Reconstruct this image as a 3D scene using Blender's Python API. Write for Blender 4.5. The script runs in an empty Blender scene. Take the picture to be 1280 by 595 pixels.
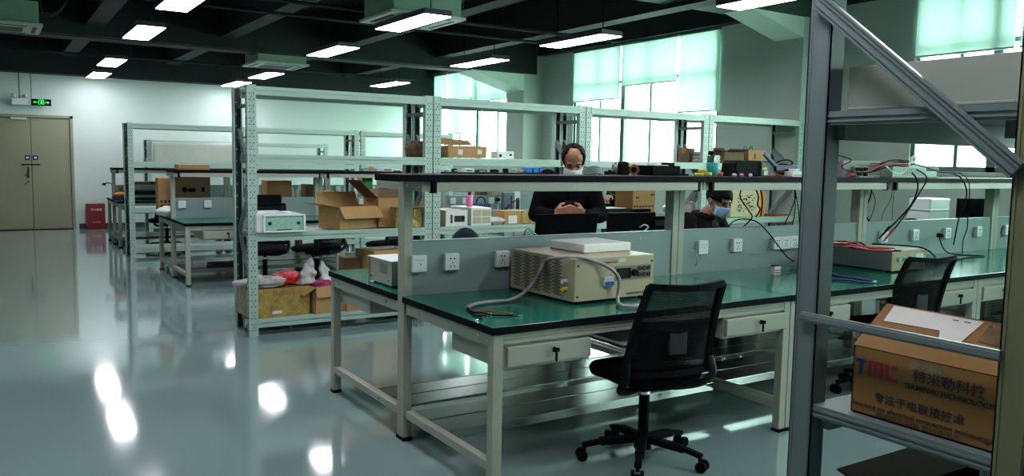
import bpy, math, random
from mathutils import Vector, Matrix
random.seed(7)
S = bpy.context.scene
COL = S.collection
R = math.radians

# ------------------------------------------------------------------ camera
FPX, YAW, PIT, ROL = 1025.7, .5693, -.094, .0183
CAM = Vector((-1.813, -3.898, 1.495))
fw = Vector((math.sin(YAW)*math.cos(PIT), math.cos(YAW)*math.cos(PIT), math.sin(PIT)))
rt = Vector((math.cos(YAW), -math.sin(YAW), 0)); up = rt.cross(fw)
r2 = rt*math.cos(ROL)+up*math.sin(ROL); u2 = -rt*math.sin(ROL)+up*math.cos(ROL)
cam = bpy.data.objects.new('camera', bpy.data.cameras.new('camera')); COL.objects.link(cam)
cam.matrix_world = Matrix(((r2.x, u2.x, -fw.x, CAM.x), (r2.y, u2.y, -fw.y, CAM.y), (r2.z, u2.z, -fw.z, CAM.z), (0, 0, 0, 1)))
cam.data.sensor_width = 36; cam.data.lens = 36*FPX/1280; cam.data.clip_start = .05; cam.data.clip_end = 200
S.camera = cam

def on(u, v, ax, val):
    """the point of the plane ax = val that the photograph shows at u, v"""
    d = fw+r2*((u-640)/FPX)+u2*((297.5-v)/FPX); i = 'xyz'.index(ax)
    return CAM+d*((val-CAM[i])/d[i])

# ------------------------------------------------------------------ world, exposure
S.view_settings.view_transform = 'Standard'; S.view_settings.look = 'None'
S.view_settings.gamma = 1; S.view_settings.use_curve_mapping = False
S.view_settings.exposure = 0.27
W = bpy.data.worlds.new('world'); S.world = W; W.use_nodes = True
bg = W.node_tree.nodes['Background']; bg.inputs[0].default_value = (.80, 1.0, .93, 1); bg.inputs[1].default_value = 17.0
S.cycles.max_bounces = 7; S.cycles.transparent_max_bounces = 16
S.cycles.use_denoising = True
LAMP_STRENGTH = 24.0

# ------------------------------------------------------------------ materials
def mat(name, col, rough=.5, metal=0, noise=0, nscale=8, emit=0, ecol=None, bump=0, spec=.5, coat=0, trans=0, alpha=1, stretch=None):
    m = bpy.data.materials.new(name); m.use_nodes = True
    nt = m.node_tree; b = nt.nodes['Principled BSDF']
    b.inputs['Base Color'].default_value = (*col, 1); b.inputs['Roughness'].default_value = rough
    b.inputs['Metallic'].default_value = metal; b.inputs['Specular IOR Level'].default_value = spec
    b.inputs['Coat Weight'].default_value = coat; b.inputs['Coat Roughness'].default_value = .08
    if alpha < 1: b.inputs['Alpha'].default_value = alpha
    if emit:
        b.inputs['Emission Color'].default_value = (*(ecol or col), 1); b.inputs['Emission Strength'].default_value = emit
    if noise or bump:
        tc = nt.nodes.new('ShaderNodeTexCoord'); n = nt.nodes.new('ShaderNodeTexNoise')
        n.inputs['Scale'].default_value = nscale; n.inputs['Detail'].default_value = 5
        src = tc.outputs['Object']
        if stretch:
            mp = nt.nodes.new('ShaderNodeMapping'); mp.inputs['Scale'].default_value = stretch
            nt.links.new(src, mp.inputs[0]); src = mp.outputs[0]
        nt.links.new(src, n.inputs['Vector'])
        if noise:
            mx = nt.nodes.new('ShaderNodeMix'); mx.data_type = 'RGBA'
            mx.inputs[6].default_value = (*[c*(1-noise) for c in col], 1); mx.inputs[7].default_value = (*[min(1, c*(1+noise)) for c in col], 1)
            nt.links.new(n.outputs['Fac'], mx.inputs[0]); nt.links.new(mx.outputs[2], b.inputs['Base Color'])
        if bump:
            bp = nt.nodes.new('ShaderNodeBump'); bp.inputs['Strength'].default_value = bump; bp.inputs['Distance'].default_value = .02
            nt.links.new(n.outputs['Fac'], bp.inputs['Height']); nt.links.new(bp.outputs['Normal'], b.inputs['Normal'])
    return m

M = {}
M['floor'] = mat('epoxy_floor', (.215, .315, .305), .075, noise=.06, nscale=1.2, bump=.02, spec=.6, coat=.5)
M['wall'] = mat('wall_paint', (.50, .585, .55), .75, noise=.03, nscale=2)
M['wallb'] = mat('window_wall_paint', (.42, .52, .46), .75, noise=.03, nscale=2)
M['ceil'] = mat('dark_ceiling_paint', (.008, .013, .013), .8, spec=.2, noise=.1, nscale=3)
M['beam'] = mat('dark_beam_paint', (.012, .020, .019), .7, spec=.25, noise=.1, nscale=3)
M['haunch'] = mat('pale_haunch_paint', (.55, .70, .60), .7)
M['khaki'] = mat('khaki_door_paint', (.235, .235, .155), .45, noise=.04, nscale=1.5)
M['black'] = mat('black_plastic', (.003, .004, .005), .62, spec=.07)
M['dgrey'] = mat('dark_grey_plastic', (.02, .024, .027), .5, spec=.25)
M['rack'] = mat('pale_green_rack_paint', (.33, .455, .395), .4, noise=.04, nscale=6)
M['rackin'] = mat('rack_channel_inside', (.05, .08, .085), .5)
M['brace'] = mat('dark_green_grey_brace_paint', (.16, .22, .205), .45)
M['hole'] = mat('punched_hole', (.02, .03, .03), .8)
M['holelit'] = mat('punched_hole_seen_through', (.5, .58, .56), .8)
M['shelf'] = mat('rack_shelf_board', (.34, .42, .385), .3, noise=.1, nscale=4, stretch=(1, 8, 1))
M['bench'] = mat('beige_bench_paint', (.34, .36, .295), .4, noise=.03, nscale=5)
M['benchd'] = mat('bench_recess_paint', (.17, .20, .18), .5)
M['green'] = mat('green_antistatic_mat', (.003, .135, .088), .17, noise=.12, nscale=3, spec=.4)
M['panel'] = mat('grey_partition_paint', (.205, .285, .275), .4, noise=.03, nscale=3)
M['socket'] = mat('white_socket_plastic', (.62, .70, .68), .35)
M['steel'] = mat('brushed_steel', (.30, .33, .32), .25, metal=.85, noise=.1, nscale=5, stretch=(1, 14, 1))
M['chrome'] = mat('chrome', (.7, .7, .7), .15, metal=1)
M['fgpost'] = mat('grey_rack_paint', (.125, .165, .165), .38, noise=.05, nscale=4)
M['fgolive'] = mat('olive_rack_paint', (.15, .155, .08), .5, noise=.04, nscale=4)
M['board'] = mat('white_board', (.24, .27, .23), .6, noise=.06, nscale=2)
M['card'] = mat('cardboard', (.36, .205, .075), .75, noise=.13, nscale=9)
M['cardd'] = mat('dark_cardboard', (.14, .085, .04), .8, noise=.15, nscale=9)
M['cardf'] = mat('printed_cardboard', (.21, .105, .022), .75, noise=.1, nscale=7)
M['cardin'] = mat('cardboard_inside', (.25, .15, .065), .85, noise=.1, nscale=9)
def tape_material():
    m = mat('gold_packing_tape', (.30, .20, .045), .25, noise=.65, nscale=17, bump=1, coat=.6)
    return m
M['tray'] = mat('bright_steel_tray', (.55, .60, .60), .3, metal=.5)
M['tape'] = tape_material()
M['cream'] = mat('cream_instrument_paint', (.40, .355, .225), .4, noise=.03, nscale=6)
M['vent'] = mat('vent_opening', (.012, .012, .010), .8)
M['white'] = mat('white_plastic', (.62, .68, .66), .4)
M['offwhite'] = mat('off_white_paper', (.60, .60, .55), .7, noise=.1, nscale=20)
M['foam'] = mat('white_foam', (.85, .86, .82), .8, bump=.2, nscale=60)
M['red'] = mat('red_paint', (.17, .008, .012), .4)
M['redw'] = mat('red_wire', (.34, .02, .02), .4)
M['bag'] = mat('red_plastic_bag', (.55, .012, .02), .35, bump=.8, nscale=14)
M['clearbag'] = mat('silvery_plastic_film', (.32, .31, .31), .3, noise=.7, nscale=22, bump=1)
M['magenta'] = mat('magenta_cloth', (.30, .02, .10), .6)
M['blue'] = mat('blue_plastic', (.02, .16, .62), .4)
M['dblue'] = mat('dark_blue_paint', (.008, .015, .11), .4)
M['cyan'] = mat('cyan_plastic', (.04, .50, .56), .4)
M['pink'] = mat('pink_plastic', (.75, .18, .38), .4)
M['yellow'] = mat('yellow_plastic', (.62, .60, .04), .4)
M['orange'] = mat('orange_plastic', (.70, .25, .02), .4)
M['brown'] = mat('brown_tape', (.30, .10, .04), .4)
M['hose'] = mat('grey_spiral_sleeve', (.30, .28, .29), .45, noise=.5, nscale=40)
M['skin'] = mat('skin', (.30, .135, .075), .5, noise=.08, nscale=30)
M['hair'] = mat('black_hair', (.004, .003, .003), .7, bump=.5, nscale=80, spec=.1)
M['cloth'] = mat('black_wool', (.004, .0045, .005), .95, bump=.3, nscale=90, spec=.04)
M['cloth2'] = mat('dark_brown_jacket', (.008, .006, .006), .8, noise=.3, nscale=14, bump=.25, spec=.05)
M['denim'] = mat('dark_trousers', (.02, .023, .03), .9)
M['mask'] = mat('white_face_mask', (.62, .66, .66), .8)
M['maskb'] = mat('blue_face_mask', (.25, .46, .62), .8)
M['screen'] = mat('screen_glass', (.006, .008, .010), .2, spec=.3)
M['pcb'] = mat('pale_green_circuit_board', (.25, .45, .36), .5, noise=.5, nscale=60)
M['led'] = mat('lamp_diffuser', (1, 1, 1), .5, emit=LAMP_STRENGTH, ecol=(.95, .93, 1.0))
M['ledcase'] = mat('lamp_casing', (.02, .022, .04), .5)
M['exit'] = mat('exit_sign_lit', (.02, .6, .1), .5, emit=1.6, ecol=(.01, .75, .08))
M['ac'] = mat('white_grille_plastic', (.42, .50, .42), .5)
M['acbox'] = mat('galvanised_unit', (.16, .30, .22), .5, noise=.2, nscale=3)
M['ink'] = mat('black_print', (.012, .012, .014), .7)
M['inkr'] = mat('red_print', (.28, .01, .02), .7)
M['inkb'] = mat('blue_print', (.02, .03, .14), .7)
M['inkw'] = mat('white_print', (.7, .7, .7), .7)
M['dim'] = mat('faint_print', (.055, .04, .02), .7)
M['frame'] = mat('window_frame_paint', (.075, .13, .115), .5)
M['framel'] = mat('window_frame_light', (.50, .60, .56), .5)
M['outside'] = mat('pale_facade', (.72, .80, .76), .9)
M['outsidew'] = mat('facade_window', (.30, .42, .40), .3)
M['pavement'] = mat('outdoor_paving', (.45, .48, .46), .9, noise=.1, nscale=.5)
M['base'] = mat('dark_baseboard', (.02, .03, .03), .5)

def blind_material():
    m = bpy.data.materials.new('teal_roller_fabric'); m.use_nodes = True; nt = m.node_tree; nt.nodes.clear()
    o = nt.nodes.new('ShaderNodeOutputMaterial'); mx = nt.nodes.new('ShaderNodeMixShader'); d = nt.nodes.new('ShaderNodeBsdfDiffuse'); t = nt.nodes.new('ShaderNodeBsdfTranslucent')
    wv = nt.nodes.new('ShaderNodeTexWave'); tc = nt.nodes.new('ShaderNodeTexCoord'); wv.bands_direction = 'Y'; wv.inputs['Scale'].default_value = 9; wv.inputs['Distortion'].default_value = 2
    cr = nt.nodes.new('ShaderNodeMix'); cr.data_type = 'RGBA'; cr.inputs[6].default_value = (.58, .66, .63, 1); cr.inputs[7].default_value = (.64, .71, .68, 1)
    nt.links.new(tc.outputs['Object'], wv.inputs['Vector']); nt.links.new(wv.outputs['Fac'], cr.inputs[0])
    d.inputs['Color'].default_value = (.50, .74, .66, 1); nt.links.new(cr.outputs[2], t.inputs['Color'])
    mx.inputs[0].default_value = .5
    nt.links.new(d.outputs[0], mx.inputs[1]); nt.links.new(t.outputs[0], mx.inputs[2]); nt.links.new(mx.outputs[0], o.inputs[0])
    return m
M['blind'] = blind_material()
def glass_material():
    m = bpy.data.materials.new('window_glass'); m.use_nodes = True; nt = m.node_tree; nt.nodes.clear()
    o = nt.nodes.new('ShaderNodeOutputMaterial'); mx = nt.nodes.new('ShaderNodeMixShader'); g = nt.nodes.new('ShaderNodeBsdfGlossy'); t = nt.nodes.new('ShaderNodeBsdfTransparent')
    g.inputs['Roughness'].default_value = .02; t.inputs['Color'].default_value = (.92, .98, .96, 1)
    mx.inputs[0].default_value = .05
    nt.links.new(t.outputs[0], mx.inputs[1]); nt.links.new(g.outputs[0], mx.inputs[2]); nt.links.new(mx.outputs[0], o.inputs[0])
    return m
M['glass'] = glass_material()
def mesh_material():
    m = mat('black_chair_mesh', (.006, .008, .008), .8, spec=.1)
    nt = m.node_tree; b = nt.nodes['Principled BSDF']
    tc = nt.nodes.new('ShaderNodeTexCoord'); w = nt.nodes.new('ShaderNodeTexWave'); w.bands_direction = 'Z'; w.inputs['Scale'].default_value = 55
    mr = nt.nodes.new('ShaderNodeMapRange'); mr.inputs[1].default_value = .1; mr.inputs[2].default_value = .6; mr.inputs[3].default_value = .4; mr.inputs[4].default_value = .97
    nt.links.new(tc.outputs['Object'], w.inputs['Vector']); nt.links.new(w.outputs['Fac'], mr.inputs[0]); nt.links.new(mr.outputs[0], b.inputs['Alpha'])
    return m
M['mesh'] = mesh_material()

# ------------------------------------------------------------------ mesh helpers
class MB:
    def __init__(s): s.v = []; s.f = []; s.m = []; s.s = []
    def _add(s, vs, fs, m=0, smooth=False):
        k = len(s.v); s.v += [tuple(v) for v in vs]
        for f in fs: s.f.append([k+i for i in f]); s.m.append(m); s.s.append(smooth)
        return s
    def box(s, x0, x1, y0, y1, z0, z1, m=0, top=None):
        vs = [(x0, y0, z0), (x1, y0, z0), (x1, y1, z0), (x0, y1, z0), (x0, y0, z1), (x1, y0, z1), (x1, y1, z1), (x0, y1, z1)]
        k = len(s.f)
        s._add(vs, [(0, 3, 2, 1), (4, 5, 6, 7), (0, 1, 5, 4), (1, 2, 6, 5), (2, 3, 7, 6), (3, 0, 4, 7)], m)
        if top is not None: s.m[k+1] = top
        return s
    def obox(s, c, ax, ay, az, m=0):
        c, ax, ay, az = map(Vector, (c, ax, ay, az)); vs = [c+ax*i+ay*j+az*k for k in (-1, 1) for (i, j) in ((-1, -1), (1, -1), (1, 1), (-1, 1))]
        return s._add(vs, [(0, 3, 2, 1), (4, 5, 6, 7), (0, 1, 5, 4), (1, 2, 6, 5), (2, 3, 7, 6), (3, 0, 4, 7)], m)
    def bar(s, p, q, w, h, m=0, side=(0, 0, 1)):
        p, q = Vector(p), Vector(q); d = (q-p); n = d.normalized(); a = n.cross(Vector(side))
        if a.length < 1e-4: a = n.cross(Vector((1, 0, 0)))
        a.normalize(); b = a.cross(n)
        return s.obox((p+q)/2, d/2, a*w/2, b*h/2, m)
    def cyl(s, p, q, r0, r1=None, n=12, m=0, caps=True, smooth=True):
        r1 = r0 if r1 is None else r1
        p, q = Vector(p), Vector(q); d = (q-p).normalized(); a = d.cross(Vector((0, 0, 1)))
        if a.length < 1e-4: a = Vector((1, 0, 0))
        a.normalize(); b = d.cross(a)
        ring = [a*math.cos(2*math.pi*i/n)+b*math.sin(2*math.pi*i/n) for i in range(n)]
        s._add([p+r*r0 for r in ring]+[q+r*r1 for r in ring], [(i, (i+1) % n, n+(i+1) % n, n+i) for i in range(n)], m, smooth)
        if caps: s._add([p+r*r0 for r in ring], [tuple(range(n))[::-1]], m); s._add([q+r*r1 for r in ring], [tuple(range(n))], m)
        return s
    def tube(s, pts, r, n=6, m=0, sub=5):
        P = [Vector(p) for p in pts]
        if sub > 1 and len(P) > 2:
            Q = [P[0]]+P+[P[-1]]; out = []
            for i in range(1, len(Q)-2):
                a, b, c, d = Q[i-1], Q[i], Q[i+1], Q[i+2]
                for k in range(sub):
                    t = k/sub; out.append(.5*((2*b)+(c-a)*t+(2*a-5*b+4*c-d)*t*t+(3*b-a-3*c+d)*t**3))
            out.append(P[-1]); P = out
        ref = None; rings = []
        for i, p in enumerate(P):
            d = (P[min(i+1, len(P)-1)]-P[max(i-1, 0)])
            if d.length < 1e-7: d = Vector((0, 0, 1))
            d.normalize()
            if ref is None: ref = d.cross(Vector((0, 0, 1))); ref = ref if ref.length > .05 else d.cross(Vector((1, 0, 0)))
            a = ref-d*ref.dot(d)
            if a.length < 1e-5: a = d.orthogonal()
            a.normalize(); ref = a; b = d.cross(a)
            rings += [p+(a*math.cos(2*math.pi*j/n)+b*math.sin(2*math.pi*j/n))*r for j in range(n)]
        L = len(P)
        s._add(rings, [(i*n+j, i*n+(j+1) % n, (i+1)*n+(j+1) % n, (i+1)*n+j) for i in range(L-1) for j in range(n)], m, True)
        s._add(rings[:n], [tuple(range(n))[::-1]], m); s._add(rings[-n:], [tuple(range(n))], m)
        return s
    def lathe(s, prof, c=(0, 0, 0), n=16, m=0):
        c = Vector(c); vs = [c+Vector((r*math.cos(2*math.pi*j/n), r*math.sin(2*math.pi*j/n), z)) for r, z in prof for j in range(n)]
        return s._add(vs, [(i*n+j, i*n+(j+1) % n, (i+1)*n+(j+1) % n, (i+1)*n+j) for i in range(len(prof)-1) for j in range(n)], m, True)
    def poly(s, pts, m=0): return s._add(pts, [tuple(range(len(pts)))], m)
    def slab(s, pts, t, m=0):
        """a sheet of thickness t on the outline pts"""
        P = [Vector(p) for p in pts]; nrm = (P[1]-P[0]).cross(P[2]-P[0]).normalized()*t; n = len(P)
        return s._add(P+[p+nrm for p in P], [tuple(range(n))[::-1], tuple(range(n, 2*n))]+[(i, (i+1) % n, n+(i+1) % n, n+i) for i in range(n)], m)
    def ell(s, c, r, n=14, m=0, rot=None, keep=None):
        c = Vector(c); k = n//2; rr = rot or Matrix.Identity(3); vs = []
        for i in range(k+1):
            th = math.pi*i/k
            for j in range(n):
                ph = 2*math.pi*j/n; vs.append(c+rr@Vector((r[0]*math.sin(th)*math.cos(ph), r[1]*math.sin(th)*math.sin(ph), r[2]*math.cos(th))))
        fs = [(i*n+j, (i+1)*n+j, (i+1)*n+(j+1) % n, i*n+(j+1) % n) for i in range(k) for j in range(n)]
        if keep: fs = [f for f in fs if keep(rr.inverted()@((vs[f[0]]+vs[f[2]])/2-c))]
        return s._add(vs, fs, m, True)
    def build(s, name, mats, parent=None, bevel=0, loc=None, rotz=None):
        me = bpy.data.meshes.new(name); me.from_pydata(s.v, [], s.f)
        for x in (mats if isinstance(mats, (list, tuple)) else [mats]): me.materials.append(M[x] if isinstance(x, str) else x)
        me.polygons.foreach_set('material_index', s.m); me.polygons.foreach_set('use_smooth', s.s); me.update()
        o = bpy.data.objects.new(name, me); COL.objects.link(o)
        if parent: o.parent = parent
        if loc is not None: o.location = loc
        if rotz is not None: o.rotation_euler.z = rotz
        if bevel:
            b = o.modifiers.new('bevel', 'BEVEL'); b.width = bevel; b.segments = 2; b.limit_method = 'ANGLE'; b.angle_limit = R(40)
        return o

def tag(o, label=None, cat=None, group=None, kind=None):
    for k, v in (('label', label), ('category', cat), ('group', group), ('kind', kind)):
        if v: o[k] = v
    return o
def thing(name, label, cat, loc=(0, 0, 0), rotz=0, group=None):
    o = bpy.data.objects.new(name, None); COL.objects.link(o); o.empty_display_size = .1
    o.location = loc; o.rotation_euler = (0, 0, rotz); return tag(o, label, cat, group)
def single(mb, name, mats, label, cat, loc, rotz=0, group=None, bevel=0):
    o = mb.build(name, mats, None, bevel, loc, rotz); return tag(o, label, cat, group)
def copy_tree(o, parent=None):
    c = o.copy(); COL.objects.link(c)
    if parent: c.parent = parent
    for ch in list(o.children): copy_tree(ch, c)
    return c
def dup(o, loc, rotz=None, label=None, group=None):
    c = copy_tree(o); c.location = loc
    if rotz is not None: c.rotation_euler.z = rotz
    return tag(c, label, None, group)
def structure(mb, name, mats, parent=None, bevel=0):
    o = mb.build(name, mats, parent, bevel)
    if not parent: o['kind'] = 'structure'
    return o
def text_mesh(name, body, size, mtl, parent, origin, xdir, ydir, width=None, depth=.0008, bold=0):
    """lettering lying on a surface: origin = lower left, xdir/ydir = reading and up directions"""
    cu = bpy.data.curves.new(name, 'FONT'); cu.body = body; cu.size = size; cu.extrude = depth/2; cu.offset = bold; cu.resolution_u = 3
    t = bpy.data.objects.new(name, cu); COL.objects.link(t)
    dg = bpy.context.evaluated_depsgraph_get(); dg.update()
    me = bpy.data.meshes.new_from_object(t.evaluated_get(dg)); bpy.data.objects.remove(t)
    xs = [v.co.x for v in me.vertices] or [0, 1]; sc = (width/(max(xs)-min(xs))) if width else 1; x0 = min(xs)
    X, Y = Vector(xdir).normalized(), Vector(ydir).normalized(); Z = X.cross(Y); O = Vector(origin)
    for v in me.vertices: v.co = O+X*((v.co.x-x0)*sc)+Y*v.co.y+Z*(v.co.z+.0006)
    me.materials.clear(); me.materials.append(M[mtl])
    o = bpy.data.objects.new(name, me); COL.objects.link(o); o.parent = parent; return o

# ------------------------------------------------------------------ the room
XW, YB, ZC = 7.35, 14.31, 3.85
K = (XW+1.813)/8.713                 # the window wall was first measured at x = 6.9; its features keep their bearings
KY = lambda y: (y+3.898)*K-3.898
KZ = lambda z: (z-1.495)*K+1.495
XL, YF = -7.5, -8.0
structure(MB().box(XL-.2, XW+.25, YF-.2, YB+.2, -.2, 0), 'floor', 'floor')
structure(MB().box(XL-.2, XW+.25, YF-.2, YB+.2, ZC, ZC+.2), 'ceiling', 'ceil')
DX0, DXM, DX1, DH = -1.83, -1.085, -.37, 2.2
b = MB(); b.box(XL, DX0, YB, YB+.2, 0, ZC); b.box(DX1, XW, YB, YB+.2, 0, ZC); b.box(DX0, DX1, YB, YB+.2, DH, ZC)
structure(b, 'wall_back', 'wall')
structure(MB().box(XL-.2, XL, YF, YB, 0, ZC), 'wall_left', 'wall')
structure(MB().box(XL, XW, YF-.2, YF, 0, ZC), 'wall_front', 'wall')
# window wall with openings
SILL, WTOP = 1.458, KZ(3.42)
OPEN = [(KY(9.6), YB-.12), (KY(4.40), KY(7.80)), (-2.3, KY(1.50)), (-7.4, -4.4)]
b = MB(); b.box(XW, XW+.25, YF, YB, 0, SILL); b.box(XW, XW+.25, YF, YB, WTOP, ZC)
ys = [YB]+[v for a, c in OPEN for v in (c, a)]+[YF]
for i in range(0, len(ys), 2): b.box(XW, XW+.25, ys[i+1], ys[i], SILL, WTOP)
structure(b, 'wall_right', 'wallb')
structure(MB().box(XL, DX0-.02, YB-.012, YB, 0, .1).box(DX1+.06, XW, YB-.012, YB, 0, .1), 'baseboard_back', 'base')
structure(MB().box(XW-.012, XW, YF, YB, 0, .1), 'baseboard_right', 'base')
# dark band on top of the back wall
structure(MB().box(XL, XW, YB-.35, YB-.001, 2.97, ZC), 'trim_1', 'beam')
structure(MB().box(XW-.16, XW-.001, YF, YB-.36, WTOP-.01, ZC), 'trim_2', 'beam')
# beams, and an added backing behind the door
structure(MB().box(XL, XW-.17, KY(2.65), KY(3.15), KZ(3.27), ZC).box(XL, XW-.18, KY(2.75), KY(2.79), KZ(3.27)-.012, KZ(3.27)), 'trim_30', mat('lamplit_beam_paint', (.035, .07, .05), .7))  # lighter green than the other beams: light of the lamp below put into the colour
structure(MB().box(DX0-.1, DX1+.1, YB+.201, YB+.24, 0, DH+.1), 'trim_31', 'black')  # unseen dark sheet added to block outside light between the door leaves
b = MB()
for y0, y1, zb in ((KY(8.72), KY(9.3), KZ(3.07)), (-3.6, -3.1, 3.36)):
    b.box(XL, XW-.17, y0, y1, zb, ZC); b.box(XL, XW-.18, y0+.1, y0+.14, zb-.012, zb)
structure(b, 'trim_3', 'beam')
for k, xb in enumerate((-4.1, -2.3, -.45, 1.40, 3.25, 5.1)):
    b = MB(); b.box(xb-.09, xb+.09, YF, YB-.36, 3.32, ZC); b.box(xb-.12, xb+.12, YF, YB-.36, 3.30, 3.322)
    structure(b, 'trim_%d' % (4+k), 'beam')
b = MB()
for y, z in ((5.05, 3.16), (6.1, 3.2), (11.4, 3.1)):
    b.cyl((XL+.02, y, z), (5.6, y, z), .022, n=8)
    for x in (-2.2, .3, 2.8, 5.3): b.cyl((x, y, z), (x, y, ZC-.002), .006, n=5)
tag(b.build('sprinkler_pipes', 'beam'), 'thin dark pipes running across under the black ceiling', 'pipes')
# columns with haunches under the main beams
for k, (y0, y1, zb, zl) in enumerate(((KY(2.66), KY(3.08), KZ(3.265), KZ(3.02)), (KY(8.73), KY(9.32), KZ(3.065), KZ(2.76)), (-3.55, -3.13, 3.36, 3.1))):
    xc = 6.895
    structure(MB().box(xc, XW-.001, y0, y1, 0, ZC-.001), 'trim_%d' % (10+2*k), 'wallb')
    xt = 5.94 if k == 0 else 5.77
    pts = [(xt, y0, zb), (xc, y0, zb), (xc, y0, zl)]
    b = MB(); b._add([Vector(p) for p in pts]+[Vector((p[0], y1, p[2])) for p in pts], [(0, 2, 1), (3, 4, 5), (0, 3, 5, 2), (0, 1, 4, 3), (1, 2, 5, 4)])
    structure(b, 'trim_%d' % (11+2*k), 'haunch')

# windows
def window(n, y0, y1, nm, mull):
    f = MB(); x = XW+.06
    for a in mull: f.box(x-.035, x+.035, a-.05, a+.05, SILL, WTOP)
    f.box(x-.035, x+.035, y0, y1, SILL, SILL+.06); f.box(x-.035, x+.035, y0, y1, WTOP-.05, WTOP)
    f.box(x-.035, x+.035, y0, y0+.05, SILL, WTOP); f.box(x-.035, x+.035, y1-.05, y1, SILL, WTOP)
    f.box(x-.025, x+.025, y0, y1, KZ(2.78), KZ(2.83))
    for a in nm: f.box(x-.02, x+.02, a-.02, a+.02, SILL, WTOP)
    o = structure(f, 'window_%d' % n, 'frame')
    p = MB().box(x-.004, x+.004, y0+.01, y1-.01, SILL+.01, WTOP-.01).build('window_pane', 'glass', o)
    s = MB().box(XW-.03, XW+.025, y0-.03, y1+.03, SILL-.03, SILL+.004).build('window_sill', 'framel', o)
    return o
window(1, *OPEN[0], (KY(10.4), KY(12.0), KY(12.9)), (KY(11.2),))
window(2, *OPEN[1], (KY(7.1), KY(5.85)), (KY(6.5),))
window(3, *OPEN[2], (KY(1.0), KY(.0), -1.1), (KY(.62), -.5))
window(4, *OPEN[3], (-5.3, -6.8), (-6.0,))
# roller blinds
def blind(y0, y1, z0, lab, z1=KZ(3.39), x=XW-.03):
    t = thing('roller_blind', lab, 'blind', (x, (y0+y1)/2, z0), 0, None); w = (y1-y0)/2; h = z1-z0
    fm = MB(); fm.box(-.0012, .0012, -w+.012, w-.012, .02, h)
    fm.build('fabric', 'blind', t)
    MB().cyl((0, -w+.01, .012), (0, w-.01, .012), .012, n=8).build('bottom_bar', 'white', t)
    MB().cyl((0, -w, h), (0, w, h), .024, n=10).build('roller', 'frame', t)
BL = [(6.51, 7.79, 2.52, 'left roller blind of the middle window, hanging lower than its right neighbour'),
      (5.21, 6.49, 2.71, 'middle roller blind of the middle window, pulled up highest over clear panes'),
      (4.38, 5.19, 2.24, 'right roller blind of the middle window, hanging lowest of the three'),
      (.43, 1.49, 2.70, 'pale teal roller blind over the window above the big white board'),
      (12.45, 13.68, 2.70, 'leftmost roller blind of the far window beyond the tall racks'),
      (11.42, 12.42, 2.05, 'second roller blind from the left in the far window, hanging low'),
      (9.65, 11.38, 2.70, 'wide roller blind at the right end of the far window beside the slanted haunch')]
for y0, y1, z0, lab in BL: blind(KY(y0), min(KY(y1), YB-.06), KZ(z0), lab)
blind(-.95, KY(.40), KZ(2.70), 'roller blind at the near end of the window above the white board')
# view outside
t = thing('office_building', 'pale facade standing outside beyond the middle window', 'building', (60, 36, 0))
MB().box(-3, 3, -9, 9, -6, 9).build('facade', 'outside', t)
for i in range(4):
    for j in range(2):
        MB().box(-3.06, -2.99, -7+i*4, -5+i*4, -2+j*3.4, 0+j*3.4).build('window', 'outsidew', t)
tag(structure(MB().box(XW+.3, 70, -40, 60, -6.3, -6), 'ground', 'pavement'), kind='structure')

# door
fr = MB(); fr.box(DX0, DX0+.05, YB-.02, YB+.12, 0, DH).box(DX1-.05, DX1, YB-.02, YB+.12, 0, DH).box(DX0, DX1, YB-.02, YB+.12, DH-.05, DH)
door = structure(fr, 'door_1', 'khaki')
for a, c in ((DX0+.055, DXM-.004), (DXM+.004, DX1-.055)):
    lf = MB().box(a, c, YB+.01, YB+.055, .015, DH-.055).build('door_leaf', 'khaki', door, bevel=.004)
structure(MB().box(DX0, DX1, YB-.005, YB+.12, 0, .014), 'trim_40', 'black')
b = MB(); b.box(DXM-.17, DXM+.14, YB-.05, YB-.03, 1.24, 1.265); b.box(DXM-.16, DXM-.13, YB-.03, YB+.01, 1.24, 1.265); b.box(DXM+.1, DXM+.13, YB-.03, YB+.01, 1.24, 1.265)
b.build('push_bar', 'black', door)
b = MB(); b.box(DXM-.075, DXM-.045, YB-.004, YB+.01, 1.0, 1.2); b.cyl((DXM-.06, YB, 1.08), (DXM-.06, YB-.05, 1.08), .01, n=8); b.bar((DXM-.06, YB-.05, 1.08), (DXM-.13, YB-.05, 1.04), .014, .014)
b.cyl((DXM-.06, YB, .93), (DXM-.06, YB-.04, .93), .012, n=8); b.bar((DXM-.06, YB-.04, .93), (DXM-.12, YB-.04, .88), .014, .014)
b.build('door_handle', 'dgrey', door)
for x in (DXM-.065, DXM+.065):
    p = MB().box(x-.045, x+.045, YB+.004, YB+.0095, 1.34, 1.43).build('door_sticker', 'inkb', door)
    MB().box(x-.02, x+.02, YB+.002, YB+.0035, 1.37, 1.40).build('sticker_mark', 'inkw', p)
MB().box(DXM-.32, DXM-.06, YB-.04, YB+.01, DH-.1, DH-.055).build('door_closer', 'ac', door)
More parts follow.
